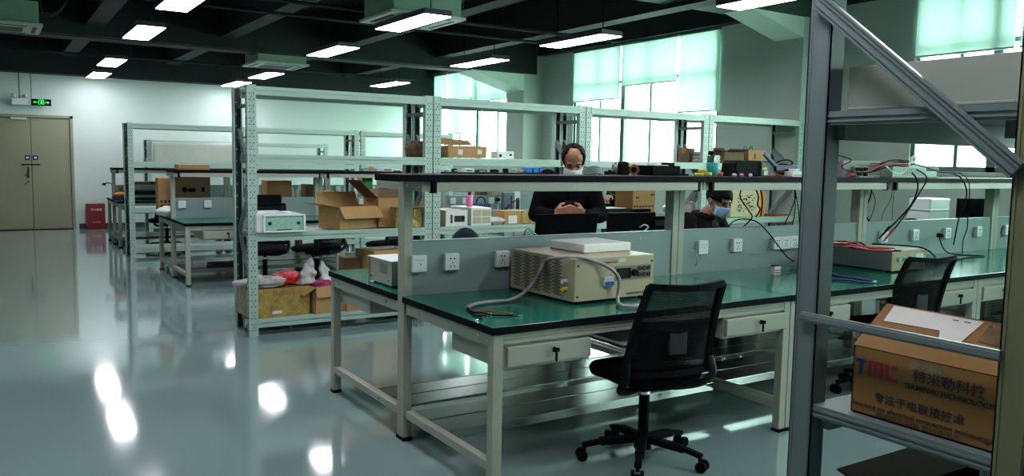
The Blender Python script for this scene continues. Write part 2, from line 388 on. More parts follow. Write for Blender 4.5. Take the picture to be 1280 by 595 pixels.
# exit sign and emergency light
z = 2.43
t = thing('exit_sign', 'black exit sign with a green running figure and arrows, above the khaki door', 'sign', (-.90, YB-.16, z))
MB().box(-.165, .165, -.02, .02, -.062, .062).build('sign_case', 'black', t, bevel=.003)
b = MB(); y = -.023
b.box(-.13, -.06, y, y+.004, -.006, .006).poly([(-.13, y, 0), (-.105, y, -.022), (-.105, y, .022)])
b.box(.06, .13, y, y+.004, -.006, .006).poly([(.13, y, 0), (.105, y, .022), (.105, y, -.022)])
b.box(-.045, -.038, y, y+.004, -.045, .045).box(.038, .045, y, y+.004, -.045, .045).box(-.045, .045, y, y+.004, .038, .045)
b.bar((-.02, y, -.04), (.0, y, -.008), .004, .012).bar((.025, y, -.035), (.0, y, -.008), .004, .012).bar((0, y, -.008), (.008, y, .018), .004, .016).bar((-.02, y, .008), (.025, y, .012), .004, .008)
b.cyl((.01, y, .028), (.01, y+.004, .028), .009, n=10)
b.build('exit_symbol', 'exit', t)
b = MB().cyl((-.16, 0, .06), (-.16, 0, ZC-z), .006, n=6); b.build('hanging_rod', 'dgrey', t)
t = thing('emergency_light', 'pale twin head emergency light beside the exit sign', 'light', (-1.25, YB-.1, z))
MB().box(-.13, .13, -.05, .05, -.06, .06).build('housing', 'white', t, bevel=.006)
MB().cyl((0, 0, .06), (0, 0, .54), .008, n=6).build('hanging_rod', 'dgrey', t)
for s in (-1, 1): MB().lathe([(0, -.02), (.035, -.018), (.042, .03), (.02, .045), (0, .045)], (s*.09, -.02, .10), 12).build('lamp_head', 'ac', t)
# fire extinguisher box
P = on(107, 287, 'y', YB-.2)
t = thing('fire_extinguisher_box', 'dark red fire extinguisher box on the floor beside the khaki door', 'box', (-.03, YB-.12, 0))
MB().box(-.165, .165, -.1, .1, 0, .50).build('cabinet', 'red', t, bevel=.006)
MB().box(-.15, .15, -.105, -.099, .02, .46).build('cabinet_door', 'red', t, bevel=.003)
text_mesh('lettering', '灭火器箱', .05, 'inkw', t, (-.09, -.106, .37), (1, 0, 0), (0, 0, 1), width=.19)
text_mesh('lettering', '119', .03, 'inkw', t, (-.05, -.106, .13), (1, 0, 0), (0, 0, 1), width=.12)

# ------------------------------------------------------------------ ceiling lamps
ZLAMP = 2.93
def make_lamp():
    t = thing('pendant_panel_lamp', 'white panel lamp', 'lamp', (0, 0, ZLAMP), 0)
    MB().box(-.155, .155, -.62, .62, .003, .06).build('lamp_housing', 'ledcase', t, bevel=.004)
    MB().box(-.145, .145, -.61, .61, -.004, .0025).build('diffuser', 'led', t)
    for y in (-.45, .45):
        w = MB().tube([(0, y, .06), (.01, y+.01, .3), (-.01, y, .55), (0, y, ZC-ZLAMP-.002)], .006, 5); w.build('suspension_wire', 'black', t)
    return t
lamp0 = make_lamp()
LAMPS = [(-.20, 4.40, 'panel lamp at the top left edge of the photo, nearest of the left row'), (-.18, 6.91, 'panel lamp second nearest of the left row'),
         (-.08, 10.74, 'panel lamp third of the left row, before the small farthest one'), (.0, 13.3, 'farthest panel lamp of the left row, in front of the back wall'),
         (2.05, 4.20, 'large panel lamp hanging in front of the ceiling air conditioner'), (2.22, 7.05, 'panel lamp of the middle row behind the largest one'),
         (2.47, 11.1, 'panel lamp beside the far ceiling air conditioner'), (2.50, 13.3, 'farthest panel lamp of the middle row, just over the tall rack corner'),
         (4.22, 4.12, 'long panel lamp hanging beside the window blinds, nearest of the right row'), (4.42, 6.85, 'panel lamp of the right row left of the slanted haunch'),
         (4.88, 11.1, 'smallest panel lamp of the right row, over the tall racks'), (4.0, .95, 'panel lamp under the green beam at the top edge, next to the grey post'),
         (-.2, .9, 'panel lamp above the near floor'), (2.0, .95, 'panel lamp above the near bench'),
         (2.1, -2.2, 'panel lamp above the camera side aisle, right'), (-2.3, .9, 'panel lamp above the open floor'), (-.5, -2.5, 'panel lamp above the camera side aisle, left')]  # these last three are unseen lamps added to brighten the near faces
for i, (x, y, lab) in enumerate(LAMPS):
    o = lamp0 if i == 0 else copy_tree(lamp0)
    o.location = (x, y, ZLAMP); o['label'] = lab; o['group'] = 'panel lamps hanging in rows from the ceiling'
# air conditioning cassettes
def cassette(x, y, z, lab):
    t = thing('ceiling_air_conditioner', lab, 'air conditioner', (x, y, z), 0)
    b = MB(); b.box(-.44, .44, -.44, .44, 0, .035); b.build('grille_panel', 'ac', t, bevel=.008)
    g = MB()
    for s in (-1, 1):
        g.box(s*.36-.022, s*.36+.022, -.28, .28, -.004, .001); g.box(-.28, .28, s*.36-.022, s*.36+.022, -.004, .001)
    g.build('air_slot', 'dgrey', t)
    g = MB().box(-.25, .25, -.25, .25, -.006, .0)
    for i in range(9): g.box(-.24, .24, -.22+i*.052, -.205+i*.052, -.009, -.006, 1)
    g.build('intake_grille', ['ac', 'dgrey'], t)
    MB().box(-.40, .40, -.40, .40, .035, .30).build('unit_body', 'acbox', t, bevel=.01)
    for sx in (-1, 1):
        for sy in (-1, 1): MB().cyl((sx*.43, sy*.38, .15), (sx*.43, sy*.38, ZC-z), .006, n=5).build('hanger_rod', 'dgrey', t)
    b = MB().tube([(.40, .1, .22), (.6, .1, .25), (.75, .12, .5), (.8, .12, ZC-z)], .03, 8); b.build('refrigerant_pipe', 'beam', t)
cassette(2.20, 4.50, 3.0, 'near ceiling air conditioner with green metal body, behind the largest lamp')
cassette(2.35, 10.1, 3.0, 'far small ceiling air conditioner above the tall rack')
cassette(-1.62, 8.1, 3.0, 'ceiling air conditioner cut by the left edge of the photo')

# ------------------------------------------------------------------ steel racks
PX = Vector((1, 0, 0))
def upright(b, x0, x1, y0, y1, h, s, front):
    """C channel, open towards the rack inside (+s in x); punched face on -y when front"""
    t = .004; n = int(h/.05); w = x1-x0
    b.box(x0, x0+t, y0+t, y1-t, 0, h); b.box(x1-t, x1, y0+t, y1-t, 0, h); b.box(x0, x1, y0 if front else y1-t, y0+t if front else y1, 0, h)
    if not front:                       # the rear posts are open towards the front and show their dark inside
        for xx in (x0, x1-.012): b.box(xx, xx+.012, y0, y0+t, 0, h)
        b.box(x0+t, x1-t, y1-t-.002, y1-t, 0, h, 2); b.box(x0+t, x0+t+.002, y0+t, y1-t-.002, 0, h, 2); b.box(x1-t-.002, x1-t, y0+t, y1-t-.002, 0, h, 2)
        for k in range(1, n):
            if k % 2: b.box(x0+w*.5-.005, x0+w*.5+.005, y1-t-.0032, y1-t-.002, k*.05-.007, k*.05+.007, 3)
        return
    for k in range(1, n):
        z = k*.05
        for c in (.3, .7):
            b.box(x0+w*c-.0045, x0+w*c+.0045, y0-.0012, y0, z-.005, z+.005, 1)
        if k % 2: b.obox((x0+w*.5, y0-.0006, z+.025), (.005, 0, .01), (0, .0005, 0), (-.002, 0, .001), 1)
        xs = x0-.0012 if s > 0 else x1
        for c in (.35, .65): b.box(xs, xs+.0012, y0+(y1-y0)*c-.005, y0+(y1-y0)*c+.005, z-.006, z+.006, 1)
def make_rack(w, d, h, levels, lab, loc, group, top_board=True):
    t = thing('steel_rack', lab, 'rack', loc, 0, group)
    for s in (-1, 1):
        for fy in (0, 1):
            x0, x1 = (0, .074) if s < 0 else (w-.074, w); y0, y1 = (0, .06) if fy == 0 else (d-.06, d)
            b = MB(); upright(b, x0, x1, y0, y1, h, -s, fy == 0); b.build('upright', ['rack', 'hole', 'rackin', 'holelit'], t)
        xx = .045 if s < 0 else w-.045
        b = MB(); b.bar((xx, .03, h-.16), (xx, d-.03, h-.16), .025, .03)
        z = h-.36; f = 1
        while z > .35:
            z2 = max(z-.42, .2)
            b.bar((xx, d-.03 if f else .03, z), (xx, .03 if f else d-.03, z2), .025, .05); z = z2-.02; f = 1-f
        b.bar((xx, .03, .19), (xx, d-.03, .19), .025, .03)
        b.build('end_brace', 'brace', t)
    for k, z in enumerate(levels):
        b = MB()
        b.box(.062, w-.062, .004, .05, z-.072, z); b.box(.062, w-.062, -.004, .004, z-.03, z-.002); b.box(.062, w-.062, -.003, .004, z-.07, z-.046)
        b.build('shelf_beam', 'rack', t)
        b = MB(); b.box(.062, w-.062, d-.05, d-.004, z-.072, z); b.build('shelf_beam', 'rack', t)
        b = MB(); b.box(.064, w-.064, .052, d-.052, z-.03, z-.006)
        for q in (.25, .5, .75): b.box(.1, w-.1, d*q-.004, d*q+.004, z-.042, z-.03)
        b.build('shelf_board', 'shelf', t)
    return t
RX = [-.03, 1.66, 3.42, 5.2, 6.86]; RY, RD, RH = 2.9, .49, 2.07
rl = ['rack with the gold taped box on its bottom shelf, leftmost in the front row',
      'tall steel rack in the front row behind the standing man, second from left',
      'tall steel rack in the front row right of the standing man, before the middle window',
      'tall steel rack at the right end of the front row, holding opened brown boxes']
for i in range(4):
    make_rack(RX[i+1]-RX[i]-.012, RD, RH, (.14, .865, 1.51, 2.06), rl[i], (RX[i]+.004, RY, 0), 'tall front row racks')
for i, (x, w, lab) in enumerate(((-.11, 1.74, 'steel rack of the second row, leftmost, before the draped sheet'), (1.66, 1.72, 'steel rack of the second row seen through the front rack'), (3.42, 1.72, 'steel rack of the second row at the right, mostly behind other racks'))):
    make_rack(w, .5, 1.94, (.14, .72, 1.38, 1.93), lab, (x, 8.95, 0), 'second row racks')
for i, (x, w, lab) in enumerate(((.78, 1.78, 'far steel rack by the back wall with a pale sheet hanging on its front'), (2.6, 1.75, 'far steel rack by the back wall, second from the left'))):
    make_rack(w, .5, 1.77, (.14, .72, 1.25, 1.76), lab, (x, 13.1, 0), 'far racks by the back wall')
# sheet hanging on the far rack
b = MB(); n = 24
for i in range(n+1):
    pass
vs = []; x0, x1 = .86, 2.5
for i in range(n+1):
    for j in range(9):
        x = x0+(x1-x0)*i/n; z = 1.74-.52*j/8; vs.append((x, 13.05-.02*math.sin(i*.35+j*.5)-.012*j/8, z-.04*math.sin(math.pi*i/n)*(j == 8)))
fs = [(i*9+j, (i+1)*9+j, (i+1)*9+j+1, i*9+j+1) for i in range(n) for j in range(8)]
b._add(vs, fs, 0, True)
o = b.build('plastic_sheet', mat('pale_plastic_sheet', (.42, .45, .40), .35, bump=.3, nscale=5)); so = o.modifiers.new('thick', 'SOLIDIFY'); so.thickness = .002
tag(o, 'pale plastic sheet hanging across the far left rack', 'sheet')

# ------------------------------------------------------------------ workbenches
def lock_and_key(parent, x, y, z, s, key=True):
    b = MB().cyl((x, y, z), (x, y-s*.012, z), .011, n=12); b.build('lock', 'chrome', parent)
    if key:
        b = MB(); b.box(x-.004, x+.004, y-s*.03 if s > 0 else y, y if s > 0 else y+.03, z-.012, z+.010); b.box(x-.002, x+.016, y-.028*s-.003, y-.028*s+.003, z-.01, z+.008)
        b.box(x+.004, x+.012, y-.02*s-.004, y-.02*s+.004, z-.055, z-.015); b.build('key', 'black', parent)
def make_desk(L, D, H, s, lab, loc, group, drawers=((.07, .53), (1.43, 1.91)), tray=None, left_leg=True, key=True, low=.17):
    """bench half whose front faces -y (s=1) or +y (s=-1); local y=0 is the partition line"""
    t = thing('workbench', lab, 'workbench', loc, 0, group)
    Y = lambda v: -s*v
    def bx(b, x0, x1, a, c, z0, z1, m=0, top=None):
        ya, yc = sorted((Y(a), Y(c))); return b.box(x0, x1, ya, yc, z0, z1, m, top)
    b = MB(); bx(b, -.012, L-.014, .03 if s > 0 else .052, D, H-.034, H, 0, 1); b.build('tabletop', ['black', 'green'], t, bevel=.0025)
    for x in (0, L-.056):
        if x == 0 and not left_leg: continue
        b = MB(); bx(b, x, x+.05, D-.06, D-.012, .018, H-.036); lg = b.build('leg', 'bench', t, bevel=.003)
        b = MB(); bx(b, x-.002, x+.052, D-.062, D-.01, 0, .018); b.build('foot', 'black', lg)
    for x in (.004, L-.05):
        b = MB(); bx(b, x, x+.042, .05, D-.06, H-.094, H-.036)
        for yy in (.2, D-.15): b.cyl((x-.003, Y(yy), H-.065), (x, Y(yy), H-.065), .009, n=8, m=1)
        b.build('end_rail', ['bench', 'chrome'], t, bevel=.002)
        b = MB(); bx(b, x, x+.042, .05, D-.06, low-.04, low)
        b.cyl((x-.003, Y(.3), low-.02), (x, Y(.3), low-.02), .009, n=8, m=1)
        b.build('lower_rail', ['bench', 'chrome'], t, bevel=.002)
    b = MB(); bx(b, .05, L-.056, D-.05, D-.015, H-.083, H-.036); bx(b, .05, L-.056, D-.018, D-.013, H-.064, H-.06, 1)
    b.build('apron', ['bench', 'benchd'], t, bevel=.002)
    for (a, c) in drawers:
        b = MB(); bx(b, a-.008, c+.008, D-.50, D-.03, H-.2, H-.085, 0); hs = b.build('drawer_housing', 'bench', t)
        b = MB(); bx(b, a, c, D-.03, D-.006, H-.186, H-.096); dr = b.build('drawer', 'bench', t, bevel=.004)
        lock_and_key(dr, (a+c)/2+.01, Y(D-.006), H-.125, s, key)
    b = MB(); bx(b, .05, L-.056, .055, .23, low-.018, low-.004); bx(b, .05, L-.056, .24, .42, low-.018, low-.004); bx(b, .05, L-.056, .42, .432, low-.05, low-.002)
    b.build('lower_shelf', 'steel', t, bevel=.002)
    if tray:
        b = MB(); bx(b, tray[0], tray[1], D-.42, D-.03, H-.162, H-.15); bx(b, tray[0], tray[1], D-.42, D-.03, H-.175, H-.163, 1)
        b.build('open_tray', ['tray', 'dgrey'], t)
    return t
def socket(parent, x, z, yf, s, kind=0, w=.086, h=.09):
    b = MB(); ya, yc = sorted((yf, yf-s*.03)); b.box(x-w/2, x+w/2, ya, yc, z-h/2, z+h/2)
    o = b.build('wall_socket', 'socket', parent, bevel=.004)
    b = MB(); y = yf-s*.0305; ya, yc = sorted((y, y-s*.0008))
    if kind == 0:
        for (dx, dz) in ((-.011, .018), (.011, .018)): b.cyl((x+dx, y+s*.0005, z+dz), (x+dx, y-s*.0006, z+dz), .005, n=8)
        for (dx, dz) in ((0, -.006), (-.011, -.022), (.011, -.022)): b.box(x+dx-.0022, x+dx+.0022, ya, yc, z+dz-.005, z+dz+.005)
    else:
        b.box(x-.026, x+.026, ya, yc, z+.018, z+.0195); b.box(x+.002, x+.01, ya, yc, z-.005, z+.001)
    b.build('socket_holes', 'dgrey', o)
def make_shelf_unit(L, H, HP, HS, lab, loc, group, sockets=(), fsockets=(), first=False, dy=(-.25, .34), ov=0):
    """two posts, partition panel and overhead shelf, standing between the two bench halves"""
    t = thing('bench_overhead_shelf', lab, 'shelf', loc, 0, group)
    for x in (0, L-.052):
        b = MB().box(x, x+.048, -.028, .05, .018, HS-.035); p = b.build('post', 'bench', t, bevel=.003)
        MB().box(x-.003, x+.051, -.033, .055, 0, .018).build('foot', 'black', p)
        b = MB(); xa = x+.001
        b.box(xa, xa+.046, dy[0]+.02, -.03, HS-.085, HS-.035); b.box(xa, xa+.046, .052, dy[1], HS-.085, HS-.035)
        for yy in (-.06, dy[0]+.05, .09, dy[1]-.04): b.cyl((xa-.003, yy, HS-.06), (xa, yy, HS-.06), .008, n=8, m=1)
        b.build('shelf_arm', ['bench', 'chrome'], t, bevel=.002)
    for yy in (dy[0], dy[1]-.03):
        b = MB().box(.07, L-.07, yy-.004, yy+.034, HS-.085, HS-.035); r = b.build('shelf_rail', 'bench', t, bevel=.002)
        MB().box(.048, .0695, yy-.006, yy+.036, HS-.092, HS-.033).build('rail_end_cap', 'black', r)
        MB().box(L-.0695, L-.05, yy-.006, yy+.036, HS-.092, HS-.033).build('rail_end_cap', 'black', r)
    x0 = -.15 if first else 0
    MB().box(x0, L-.002, dy[0]-.012, .01, HS-.034, HS).build('shelf_board', 'black', t, bevel=.002)
    MB().box(0, L-.002, .014, dy[1]+.01, HS-.036, HS-.004).build('shelf_board', 'black', t, bevel=.002)
    b = MB().box(.05, L-.054, -.018, .018, H-.02, HP); b.box(.05, L-.054, -.020, .020, HP-.002, HP+.006)
    p = b.build('partition_panel', 'panel', t, bevel=.002)
    for i, x in enumerate(sockets): socket(p, x, H+.168, -.018, 1, 1 if i == 0 else 0)
    for i, x in enumerate(fsockets): socket(p, x, H+.168, .018, -1)
    return t
L = 1.94; H = .78
near = ['near workbench with green top carrying the cream power supply', 'near workbench behind the black mesh chair, with an open drawer panel under its green top',
        'workbench behind the grey post, carrying the wide grey device with red cables', 'short workbench end against the window wall at the right edge']
far = ['far half of the near bench, carrying the small beige power supply and laptop', 'far bench half where the masked person in the hooded jacket sits',
       'far bench half behind the partition with the white plastic bin', 'far bench half by the window wall']
for i in range(3):
    make_desk(L, .945, H, 1, near[i], (i*L, 0, 0), 'near benches', ((.07, .53), (1.43, 1.905)), tray=(.74, 1.36) if i == 0 else None)
    make_desk(L, 1.068, H, -1, far[i], (i*L, 0, 0), 'far bench halves', ((.07, .53), (1.43, 1.9)), key=False)
make_desk(1.45, .945, H, 1, near[3], (3*L, 0, 0), 'near benches', ((.07, .5),)); make_desk(1.45, 1.068, H, -1, far[3], (3*L, 0, 0), 'far bench halves', ((.07, .5),), key=False)
ul = ['overhead shelf and partition of the near bench, leftmost with four white sockets', 'overhead shelf and partition carrying the cyan cup and black case', 'overhead shelf and partition loaded with tangled cables and circuit devices', 'overhead shelf and partition ending at the window wall']
socks = [(.081, .276, .594, .93, 1.3), (1.965-L+.03, 2.153-L, 2.479-L, 2.885-L, 2.973-L, 3.062-L), tuple(on(u, 293, 'y', -.03).x-2*L for u in (1104, 1143, 1183, 1222)), (.2,)]
for i in range(4):
    make_shelf_unit(L if i < 3 else 1.45, H, 1.062, 1.418, ul[i], (i*L, .0, 0), 'overhead shelves of the near bench', tuple(x for x in socks[i] if .09 < x+.02), (.5, 1.3) if i < 3 else (), first=(i == 0))
# second bench row
LB = 1.84; HB = .725; YBm = 6.68
for i in range(3):
    lab = [('left', 'with the white bag at its corner'), ('middle', 'seen through the front rack, with cardboard boxes behind it'), ('right', 'behind the instruments on the front rack')][i]
    make_desk(LB, .85, HB, 1, 'second row workbench, %s one, %s' % lab, (.05+i*LB, YBm, 0), 'second row benches', ((.2, .7), (1.2, 1.7)), key=(i == 0), low=.15)
    make_desk(LB, .87, HB, -1, 'second row far bench half, %s one' % lab[0], (.05+i*LB, YBm, 0), 'second row far bench halves', ((.2, .7),), key=False, low=.15)
    make_shelf_unit(LB, HB, .965, 1.315, 'second row overhead shelf, %s one, %s' % (lab[0], ('over the big brown carton', 'over the row of small brown boxes', 'with the blue bins on top')[i]), (.05+i*LB, YBm, 0), 'overhead shelves of the second row',
                    ((.12, .42, .9, 1.25), (.25, .6, 1.0, 1.4), (.17, .37, .82, 1.0, 1.1, 1.22))[i], (), dy=(-.22, .26))
# third bench row
for i in range(3):
    lab = ('left', 'middle', 'right')[i]
    make_desk(LB, .68, .74, 1, 'third row workbench by the back wall, %s one' % lab, (-.08+i*LB, 11.06, 0), 'third row benches', ((.2, .7),), key=False, low=.15)
    make_desk(LB, .70, .74, -1, 'third row far bench half by the back wall, %s one' % lab, (-.08+i*LB, 11.06, 0), 'third row far bench halves', ((.2, .7),), key=False, low=.15)
    make_shelf_unit(LB, .74, .97, 1.262, 'third row overhead shelf by the back wall, %s one' % lab, (-.08+i*LB, 11.06, 0), 'overhead shelves of the third row', (.2, .9, 1.1, 1.3), (), dy=(-.2, .24))

#@@PART2
# ------------------------------------------------------------------ foreground rack
t = thing('steel_rack', 'dark grey steel rack cut by the right edge, closest to the camera, with diagonal brace', 'rack', (.19, -2.93, 0), 0)
FW, FD, FH = 1.75, .60, 2.3          # local x = along the shelves, local y = depth
def fg_upright(b, y0, y1, m=0):
    b.box(0, .004, y0, y1, 0, FH, m); b.box(0, .06, y0, y0+.004, 0, FH, 1); b.box(0, .06, y1-.004, y1, 0, FH, m)
    b.box(-.002, 0, y0+.008, y0+.012, 0, FH, m); b.box(-.002, 0, y1-.012, y1-.008, 0, FH, m); b.box(.05, .06, y0+.004, y0+.014, 0, FH, m)
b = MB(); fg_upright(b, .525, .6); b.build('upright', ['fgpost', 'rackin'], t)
b = MB(); fg_upright(b, -.06, .016); b.build('upright', ['fgolive', 'fgolive'], t)
for y in (-.04, .525):
    b = MB(); b.box(FW-.06, FW, y, y+.075, 0, FH); b.build('upright', 'fgpost', t)
for z in (.80, 1.645):
    b = MB()
    for y0 in (.03, .5):
        b.box(.05, FW-.05, y0, y0+.035, z-.075, z-.006); b.box(.05, FW-.05, y0-.004 if y0 < .1 else y0+.035, y0 if y0 < .1 else y0+.039, z-.05, z-.02)
    b.build('shelf_beam', 'fgpost', t)
    b = MB().box(.02, FW-.02, .03, .535, z-.006, z+.004); b.box(.006, .022, .0, .535, z-.034, z+.004); b.box(.002, .006, .0, .535, z-.026, z-.020); b.box(.002, .006, .0, .535, z-.012, z-.006)
    b.build('shelf_board', 'fgpost', t)
b = MB().box(.02, FW-.02, .03, .535, .12, .13); b.build('shelf_board', 'fgpost', t)
def channel(p, q, w):
    b = MB(); p, q = Vector(p), Vector(q); n = (q-p).normalized(); a = Vector((1, 0, 0)); c = n.cross(a)
    b.obox((p+q)/2, (q-p)/2, a*.008, c*w/2)
    for k in (-.42, -.2, .2, .42): b.obox((p+q)/2-a*.009+c*w*k, (q-p)/2, a*.003, c*w*.04)
    b.build('brace', 'fgpost', t)
channel((-.012, .56, 1.955), (-.012, .0, 1.493), .045)
b = MB().box(-.016, -.001, .006, .57, 1.045, 1.072).box(-.018, -.014, .006, .57, 1.05, 1.067); b.build('brace', 'fgpost', t, bevel=.002)
# white board box on its upper shelf
b = MB(); b.box(0, .9, 0, .555, 0, .125); b.box(-.004, 0, .01, .55, .004, .012)
single(b, 'white_board_box', 'board', 'wide flat off white panel box lying on the upper shelf of the nearest rack', 'box', (.256, -2.975, 1.650), 0, bevel=.003)
# printed carton
CX, CY, CZ = .232, -2.915, .806
t = thing('printed_carton', 'brown carton with a red and blue logo and raised flap, on the nearest rack', 'box', (CX, CY, CZ), 0)
cw, cd, chh = .42, .412, .188
b = MB(); e = .004
b.box(0, e, 0, cd, 0, chh).box(cw-e, cw, 0, cd, 0, chh).box(0, cw, 0, e, 0, chh).box(0, cw, cd-e, cd, 0, chh).box(0, cw, 0, cd, 0, e)
b.build('carton_body', 'cardf', t)
# raised flap leaning back over the box, with torn ends and a shipping label
fl = thing('x', None, None); bpy.data.objects.remove(fl)
def flap(pts, name='flap', m='cardf', th=.004): return MB().slab(pts, th).build(name, m, t)
A0, A1 = Vector((0, cd, chh)), Vector((0, 0, chh)); B0, B1 = Vector((.20, cd+.035, chh+.095)), Vector((.20, -.02, chh+.092))
lidp = flap([A0, A1, B1, B0])
def onlid(a, c): return A0.lerp(A1, a).lerp(B0.lerp(B1, a), c)+Vector((-.0042, 0, .0052))
MB().slab([onlid(.06, .97), onlid(.62, .96), onlid(.60, .30), onlid(.48, .42), onlid(.44, .62), onlid(.07, .60)], .0008).build('shipping_label', 'offwhite', lidp)
b = MB()
for k in range(7): b.slab([onlid(.1+.07*k, .90), onlid(.14+.07*k, .90), onlid(.14+.07*k, .88), onlid(.1+.07*k, .88)], .0016)
for k in range(6):
    for j in range(5):
        if 0: b.slab([onlid(.47+.016*k, .75-.05*j), onlid(.48+.016*k, .75-.05*j), onlid(.48+.016*k, .72-.05*j), onlid(.47+.016*k, .72-.05*j)], .0016)
b.build('label_marks', 'dgrey', lidp)
M['clear'] = mat('glossy_clear_tape', (.17, .115, .06), .12, noise=.5, nscale=18, bump=.7, coat=1)
MB().slab([onlid(.66, .99), onlid(.98, .99), onlid(.98, .5), onlid(.68, .55)], .001).build('tape_patch', 'clear', lidp)
MB().slab([Vector((-.0008, cd*.60, chh-.002)), Vector((-.0008, cd*.38, chh-.002)), Vector((-.0008, cd*.38, chh-.035)), Vector((-.0008, cd*.60, chh-.03))], .0008).build('tape_patch', 'clear', t)
b = MB().slab([(0, cd, chh), (.19, cd+.03, chh+.085), (.2, cd+.01, chh+.06), (.02, cd-.005, chh-.01)], .004); b.build('flap', 'cardin', t)
# lettering on the side that faces -x : reading direction is -y
def boxtext(body, u0, v0, u1, v1, size, ink, bold=0):
    p = on(u0, v0, 'x', CX-.001); q = on(u1, v1, 'x', CX-.001); o = Vector((-.0012, p.y-CY, p.z-CZ)); w = p.y-q.y
    return text_mesh('lettering', body, size, ink, t, o, (0, -1, 0), (0, 0, 1), width=w, bold=bold)
def put(body, y_from_left, z, w, size, ink, bold=0): text_mesh('lettering', body, size, ink, t, (-.0012, cd-y_from_left, z), (0, -1, 0), (0, 0, 1), width=w, bold=bold)
boxtext('特米勒科技', 1141, 475, 1232, 495, .034, 'ink', .0004)
boxtext('TERMINAL TECHNOLOGY', 1129.5, 484, 1243, 509, .0195, 'ink', .0002)
boxtext('专注于电联接技术', 1093, 500, 1206, 526, .028, 'ink', .0003)
boxtext('Focused on electrical connection technology', 1066, 504, 1242, 550, .0185, 'ink', .0001)
boxtext('特殊的为连接: 更达成不凡', 1094, 519, 1200, 549, .0135, 'dim')
lg0 = on(1069, 466, 'x', CX); lg1 = on(1122, 476, 'x', CX); LW = (lg0.y-lg1.y)/.118; LY = lg0.y-CY; LZ = lg0.z-CZ; LH = .045/.048
def yb(bb, a, c, z0, z1): bb.box(-.0016, -.0004, LY-c*LW, LY-a*LW, LZ+z0*LH, LZ+z1*LH)
b2 = MB(); yb(b2, 0, .030, .038, .048); yb(b2, .011, .020, 0, .038); b2.build('logo', 'inkb', t)
b = MB(); yb(b, .036, .076, .038, .048); yb(b, .036, .045, 0, .038); yb(b, .052, .060, 0, .038); yb(b, .067, .076, 0, .038); yb(b, .082, .092, 0, .048); yb(b, .092, .118, 0, .010)
b.build('logo', 'inkr', t)
boxtext('®', 1114, 463, 1121, 465, .020, 'inkr', .0002)
# dark open box low on the rack
def open_box(name, lab, cat, loc, w, d, h, rot=0, m='card', flaps=((0, .5, 1), (1, .5, 1), (2, .5, 1), (3, .5, 1)), group=None, inside='cardin', th=.004, extra=None):
    """flaps: (side 0=-y 1=+x 2=+y 3=-x, length as a share, opening angle above horizontal in rad measured outward)"""
    t = thing(name, lab, cat, loc, rot, group); e = th
    b = MB(); b.box(-w/2, w/2, -d/2, -d/2+e, 0, h).box(-w/2, w/2, d/2-e, d/2, 0, h).box(-w/2, -w/2+e, -d/2, d/2, 0, h).box(w/2-e, w/2, -d/2, d/2, 0, h).box(-w/2, w/2, -d/2, d/2, 0, e)
    b.build('box_body', m, t)
    for (s, ln, an) in flaps:
        ln *= (d if s in (0, 2) else w); c, sn = math.cos(an)*ln, math.sin(an)*ln
        P = {0: [(-w/2, -d/2, h), (w/2, -d/2, h), (w/2, -d/2-c, h+sn), (-w/2, -d/2-c, h+sn)], 2: [(w/2, d/2, h), (-w/2, d/2, h), (-w/2, d/2+c, h+sn), (w/2, d/2+c, h+sn)],
             1: [(w/2, -d/2, h), (w/2, d/2, h), (w/2+c, d/2, h+sn), (w/2+c, -d/2, h+sn)], 3: [(-w/2, d/2, h), (-w/2, -d/2, h), (-w/2-c, -d/2, h+sn), (-w/2-c, d/2, h+sn)]}[s]
        MB().slab(P, e).build('flap', m, t)
    return t
open_box('open_carton', 'dark opened carton low on the nearest rack, below the printed carton', 'box', (.80, -2.64, .131), .62, .42, .34, 0, mat('black_brown_card', (.008, .006, .004), .9, spec=.05), ((0, .35, .5), (2, .35, .3), (3, .3, .6), (1, .3, .4)))

def closed_box(name, lab, cat, loc, w, d, h, rot=0, m='card', tape=True, group=None, label=None):
    t = thing(name, lab, cat, loc, rot, group)
    MB().box(-w/2, w/2, -d/2, d/2, 0, h).build('box_body', m, t, bevel=.004)
    if tape: MB().box(-w/2-.001, w/2+.001, -.025, .025, h, h+.001).box(-w/2-.001, -w/2, -.025, .025, h-.06, h).box(w/2, w/2+.001, -.025, .025, h-.06, h).build('tape_strip', 'tape', t)
    if label:
        for (x, z, lw, lh, mm) in label: MB().box(x-lw/2, x+lw/2, -d/2-.0015, -d/2, z-lh/2, z+lh/2).build('box_mark', mm, t)
    return t

